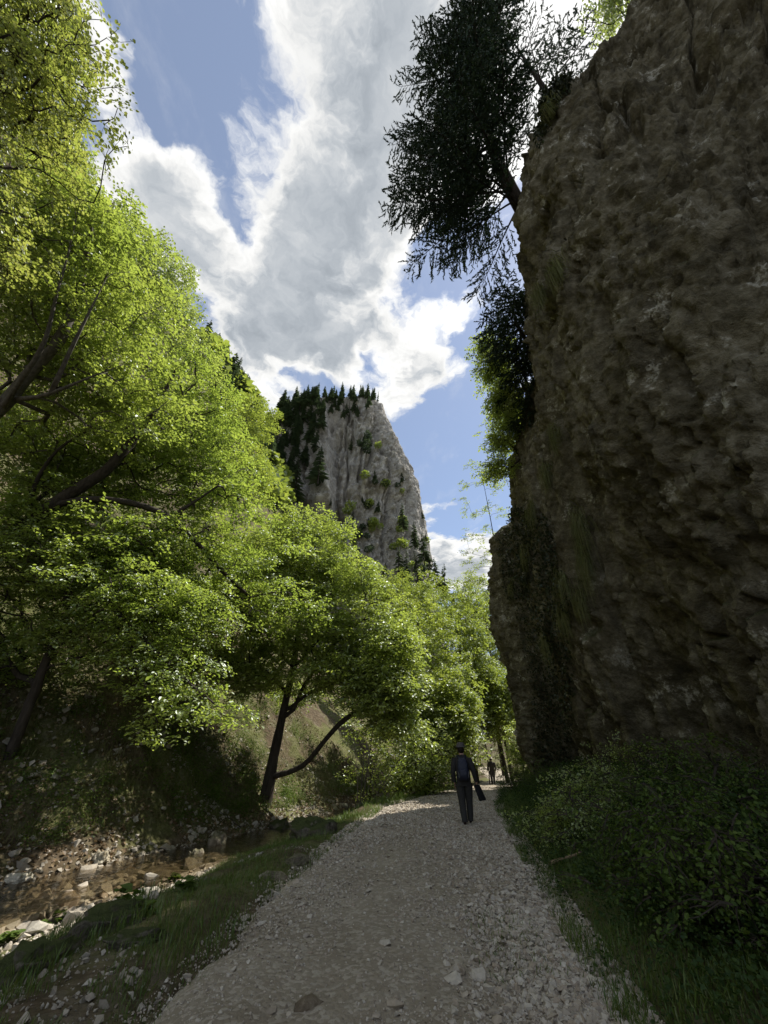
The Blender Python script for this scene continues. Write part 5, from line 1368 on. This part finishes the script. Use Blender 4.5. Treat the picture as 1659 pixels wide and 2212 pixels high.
def person(label, loc, rot, scale, mir, hatmat, hatlab, detail=True):
    root = thing('person', label, 'person', loc); root.rotation_euler = (0, 0, rot); root.scale = (scale * mir * 1.08, scale * 1.05, scale)
    J = {'pelvis': (0, 0, .96), 'spine': (0, .01, 1.14), 'chest': (0, 0, 1.33), 'collar': (0, 0, 1.45), 'neck': (0, .015, 1.52), 'jaw': (0, .04, 1.585), 'head': (0, .035, 1.66), 'crown': (0, .02, 1.73),
         'shL': (-.175, 0, 1.42), 'elL': (-.245, -.03, 1.14), 'wrL': (-.225, .05, .92), 'haL': (-.22, .07, .86),
         'shR': (.175, 0, 1.42), 'elR': (.26, -.05, 1.15), 'wrR': (.30, .0, .93), 'haR': (.315, .01, .865),
         'hipL': (-.095, 0, .88), 'knL': (-.085, .0, .49), 'anL': (-.055, -.13, .10), 'heL': (-.055, -.16, .05), 'toL': (-.065, .06, .04),
         'hipR': (.095, 0, .88), 'knR': (.10, .11, .50), 'anR': (.085, .10, .10), 'heR': (.085, .07, .055), 'toR': (.095, .29, .055)}
    B = [('pelvis', 'spine'), ('spine', 'chest'), ('chest', 'collar'), ('collar', 'neck'), ('neck', 'jaw'), ('jaw', 'head'), ('head', 'crown')]
    for s_ in 'LR': B += [('collar', 'sh' + s_), ('sh' + s_, 'el' + s_), ('el' + s_, 'wr' + s_), ('wr' + s_, 'ha' + s_), ('pelvis', 'hip' + s_), ('hip' + s_, 'kn' + s_), ('kn' + s_, 'an' + s_), ('an' + s_, 'he' + s_), ('an' + s_, 'to' + s_)]
    R = {'pelvis': (.135, .10), 'spine': (.13, .10), 'chest': (.155, .105), 'collar': (.10, .075), 'neck': .055, 'jaw': (.06, .07), 'head': (.075, .092), 'crown': (.05, .06)}
    for s_ in 'LR': R.update({'sh' + s_: .068, 'el' + s_: .047, 'wr' + s_: .031, 'ha' + s_: (.036, .018), 'hip' + s_: .098, 'kn' + s_: .068, 'an' + s_: .046, 'he' + s_: .035, 'to' + s_: .034})
    V, Fs = skin_mesh(J, B, R)
    verts = [tuple(v) for v in V]; faces = list(Fs)
    def join(v, f):
        o = len(verts); verts.extend(tuple(x) for x in v); faces.extend(tuple(int(i) + o for i in q) for q in f)
    for s_, sg in (('L', -1), ('R', 1)):
        h = np.array(J['ha' + s_])
        for k in range(4):                                    # fingers, curled
            a = h + [0, .026 - .017 * k, -.02]; ln = (.074, .082, .078, .062)[k]
            P = [a, a + [sg * .004, .002, -ln * .45], a + [-sg * .010, .006, -ln * .8], a + [-sg * .028, .010, -ln * .95]]
            v, f, c = tube(P, [.0105, .0095, .0085, .007], 6, True); join(v, f); faces.extend(tuple(int(i) + len(verts) - len(v) for i in q) for q in c)
        a = h + [0, .03, .02]; v, f, c = tube([a, a + [-sg * .008, .028, -.025], a + [-sg * .018, .034, -.055]], [.012, .011, .008], 6, True); join(v, f); faces.extend(tuple(int(i) + len(verts) - len(v) for i in q) for q in c)
        join(*ellipsoid((sg * .082, .03, 1.655), (.010, .022, .033), 8, 5))           # ear
        join(*ellipsoid((sg * .030, .118, 1.675), (.011, .008, .007), 8, 5))          # eye
    join(*ellipsoid((0, .138, 1.648), (.012, .018, .024), 8, 5))                      # nose
    join(*ellipsoid((0, .118, 1.605), (.024, .008, .007), 8, 5))                      # mouth
    me = bpy.data.meshes.new('body'); me.from_pydata(verts, [], faces)
    for m in ('jacket', 'trousers', 'skin', 'shoe'): me.materials.append(M[m])
    for p in me.polygons:
        p.use_smooth = True; c = p.center
        p.material_index = 3 if c.z < .105 else 2 if (c.z > 1.50 or (abs(c.x) > .19 and c.z < .925)) else 1 if c.z < .95 else 0
    link('body', me, root)
    jk = MB()
    v, f = loft([(0, -.005, .83, .185, .135), (0, 0, .95, .172, .128), (0, 0, 1.12, .168, .122), (0, -.005, 1.30, .185, .130), (0, -.01, 1.42, .165, .112), (0, 0, 1.48, .10, .085), (0, .01, 1.53, .072, .07)], 24, 2.3)
    v += (fbm(v * 7, 3, 5)[:, None]) * .012; jk.add(v, f)
    for s_ in 'LR':
        P = np.array([J['sh' + s_], (np.array(J['sh' + s_]) + J['el' + s_]) / 2, J['el' + s_], (np.array(J['el' + s_]) + J['wr' + s_]) / 2, J['wr' + s_]]); P[0] += [(-.01 if s_ == 'R' else .01), 0, .02]
        v, f = tube(P, [.086, .078, .064, .056, .046], 12); v += fbm(v * 12, 2, 6)[:, None] * .008; jk.add(v, f)
    link('jacket', jk.mesh('jacket', [M['jacket']], True), root)
    tr = MB()
    for s_ in 'LR':
        P = np.array([J['hip' + s_], (np.array(J['hip' + s_]) * .5 + np.array(J['kn' + s_]) * .5), J['kn' + s_], (np.array(J['kn' + s_]) * .5 + np.array(J['an' + s_]) * .5), np.array(J['an' + s_]) + [0, 0, -.01]])
        v, f = tube(P, [.112, .100, .082, .072, .066], 14); v += fbm(v * 11, 2, 9)[:, None] * .010; tr.add(v, f)
    link('trousers', tr.mesh('trousers', [M['trousers']], True), root)
    hr = MB(); hr.add(*ellipsoid((0, .012, 1.655), (.088, .098, .098), 14, 9)); link('hair', hr.mesh('hair', [M['hair']], True), root)
    ht = MB(); ht.add(*loft([(0, .03, 1.705, .150, .165), (0, .03, 1.712, .152, .167), (0, .03, 1.722, .108, .122), (0, .025, 1.775, .100, .115), (0, .02, 1.812, .085, .098), (0, .02, 1.822, .05, .06), (0, .02, 1.824, .004, .004)], 22))
    h = link('hat', ht.mesh('hat', [M[hatmat]], True), root); h['label'] = hatlab
    return root

def backpack(label, loc, rot, scale, mir=1):
    root = thing('backpack', label, 'backpack', loc); root.rotation_euler = (0, 0, rot); root.scale = (scale * mir, scale, scale)
    m = MB(); v, f = loft([(0, -.215, .965, .06, .04), (0, -.215, .97, .125, .075), (0, -.222, 1.02, .140, .090), (0, -.228, 1.18, .145, .100), (0, -.222, 1.33, .135, .092), (0, -.205, 1.43, .105, .070), (0, -.195, 1.47, .05, .03), (0, -.195, 1.472, .004, .004)], 24, 3.2)
    v += fbm(v * 9, 2, 8)[:, None] * .008; m.add(v, f); body = link('pack_body', m.mesh('pack_body', [M['pack']], True), root)
    m = MB(); m.add(*loft([(0, -.315, .99, .05, .01), (0, -.32, 1.0, .105, .035), (0, -.325, 1.10, .11, .045), (0, -.32, 1.19, .10, .035), (0, -.31, 1.21, .05, .01)], 18, 3)); link('pocket', m.mesh('pocket', [M['pack']], True), root)
    for s_ in (-1, 1):
        m = MB(); m.add(*tube([(s_ * .075, -.15, 1.43), (s_ * .11, -.06, 1.52), (s_ * .115, .06, 1.49), (s_ * .12, .125, 1.35), (s_ * .14, .10, 1.15), (s_ * .15, -.08, 1.03), (s_ * .12, -.18, 1.0)], [.022] * 7, 6)); link('strap', m.mesh('strap', [M['pack']], True), root)
        m = MB(); m.add(*tube([(s_ * .135, -.295, 1.16), (s_ * .122, -.325, 1.10), (s_ * .118, -.315, 1.02)], [.008] * 3, 5)); link('piping', m.mesh('piping', [M['packgrey']], True), root)
    m = MB(); m.add(*tube([(-.03, -.20, 1.465), (-.02, -.20, 1.50), (.02, -.20, 1.50), (.03, -.20, 1.465)], [.007] * 4, 5)); link('haul_loop', m.mesh('haul_loop', [M['pack']], True), root)
    return root

h1 = np.array([2.12, 12.5, 0]); h1[2] = float(road_z(h1[None, 0], h1[None, 1])[0]) - .015
person('person walking away in dark jacket and trousers with a backpack and grey hat', tuple(h1), -.12, 1.0, 1, 'hat', 'grey brimmed hat')
backpack('navy blue backpack worn by the nearer hiker', tuple(h1), -.12, 1.0)
bo = MB(); v, f = loft([(0, 0, 0, .03, .06), (0, 0, -.02, .05, .09), (.02, 0, -.16, .05, .105), (.05, 0, -.34, .048, .11), (.065, 0, -.36, .03, .09)], 16, 4)
v += fbm(v * 10, 2, 3)[:, None] * .012; bo.add(v, f)
cr_, sr_ = math.cos(-.12), math.sin(-.12)
hx, hy = .33 * cr_ - .01 * sr_, .33 * sr_ + .01 * cr_
b = link('bundle', bo.mesh('bundle', [M['bundle']], True), None, (h1[0] + hx, h1[1] + hy, h1[2] + .86)); b.rotation_euler = (0, -.30, -.9)
tag(b, 'dark flat bundle hanging from the right hand of the nearer hiker', 'bundle')
h2 = np.array([8.15, 35.0, 0]); h2[2] = float(road_z(h2[None, 0], h2[None, 1])[0]) - .015
person('person far ahead in dark clothes and a pale hat on the sunlit track', tuple(h2), -.25, .98, -1, 'hatpale', 'pale sunlit hat')
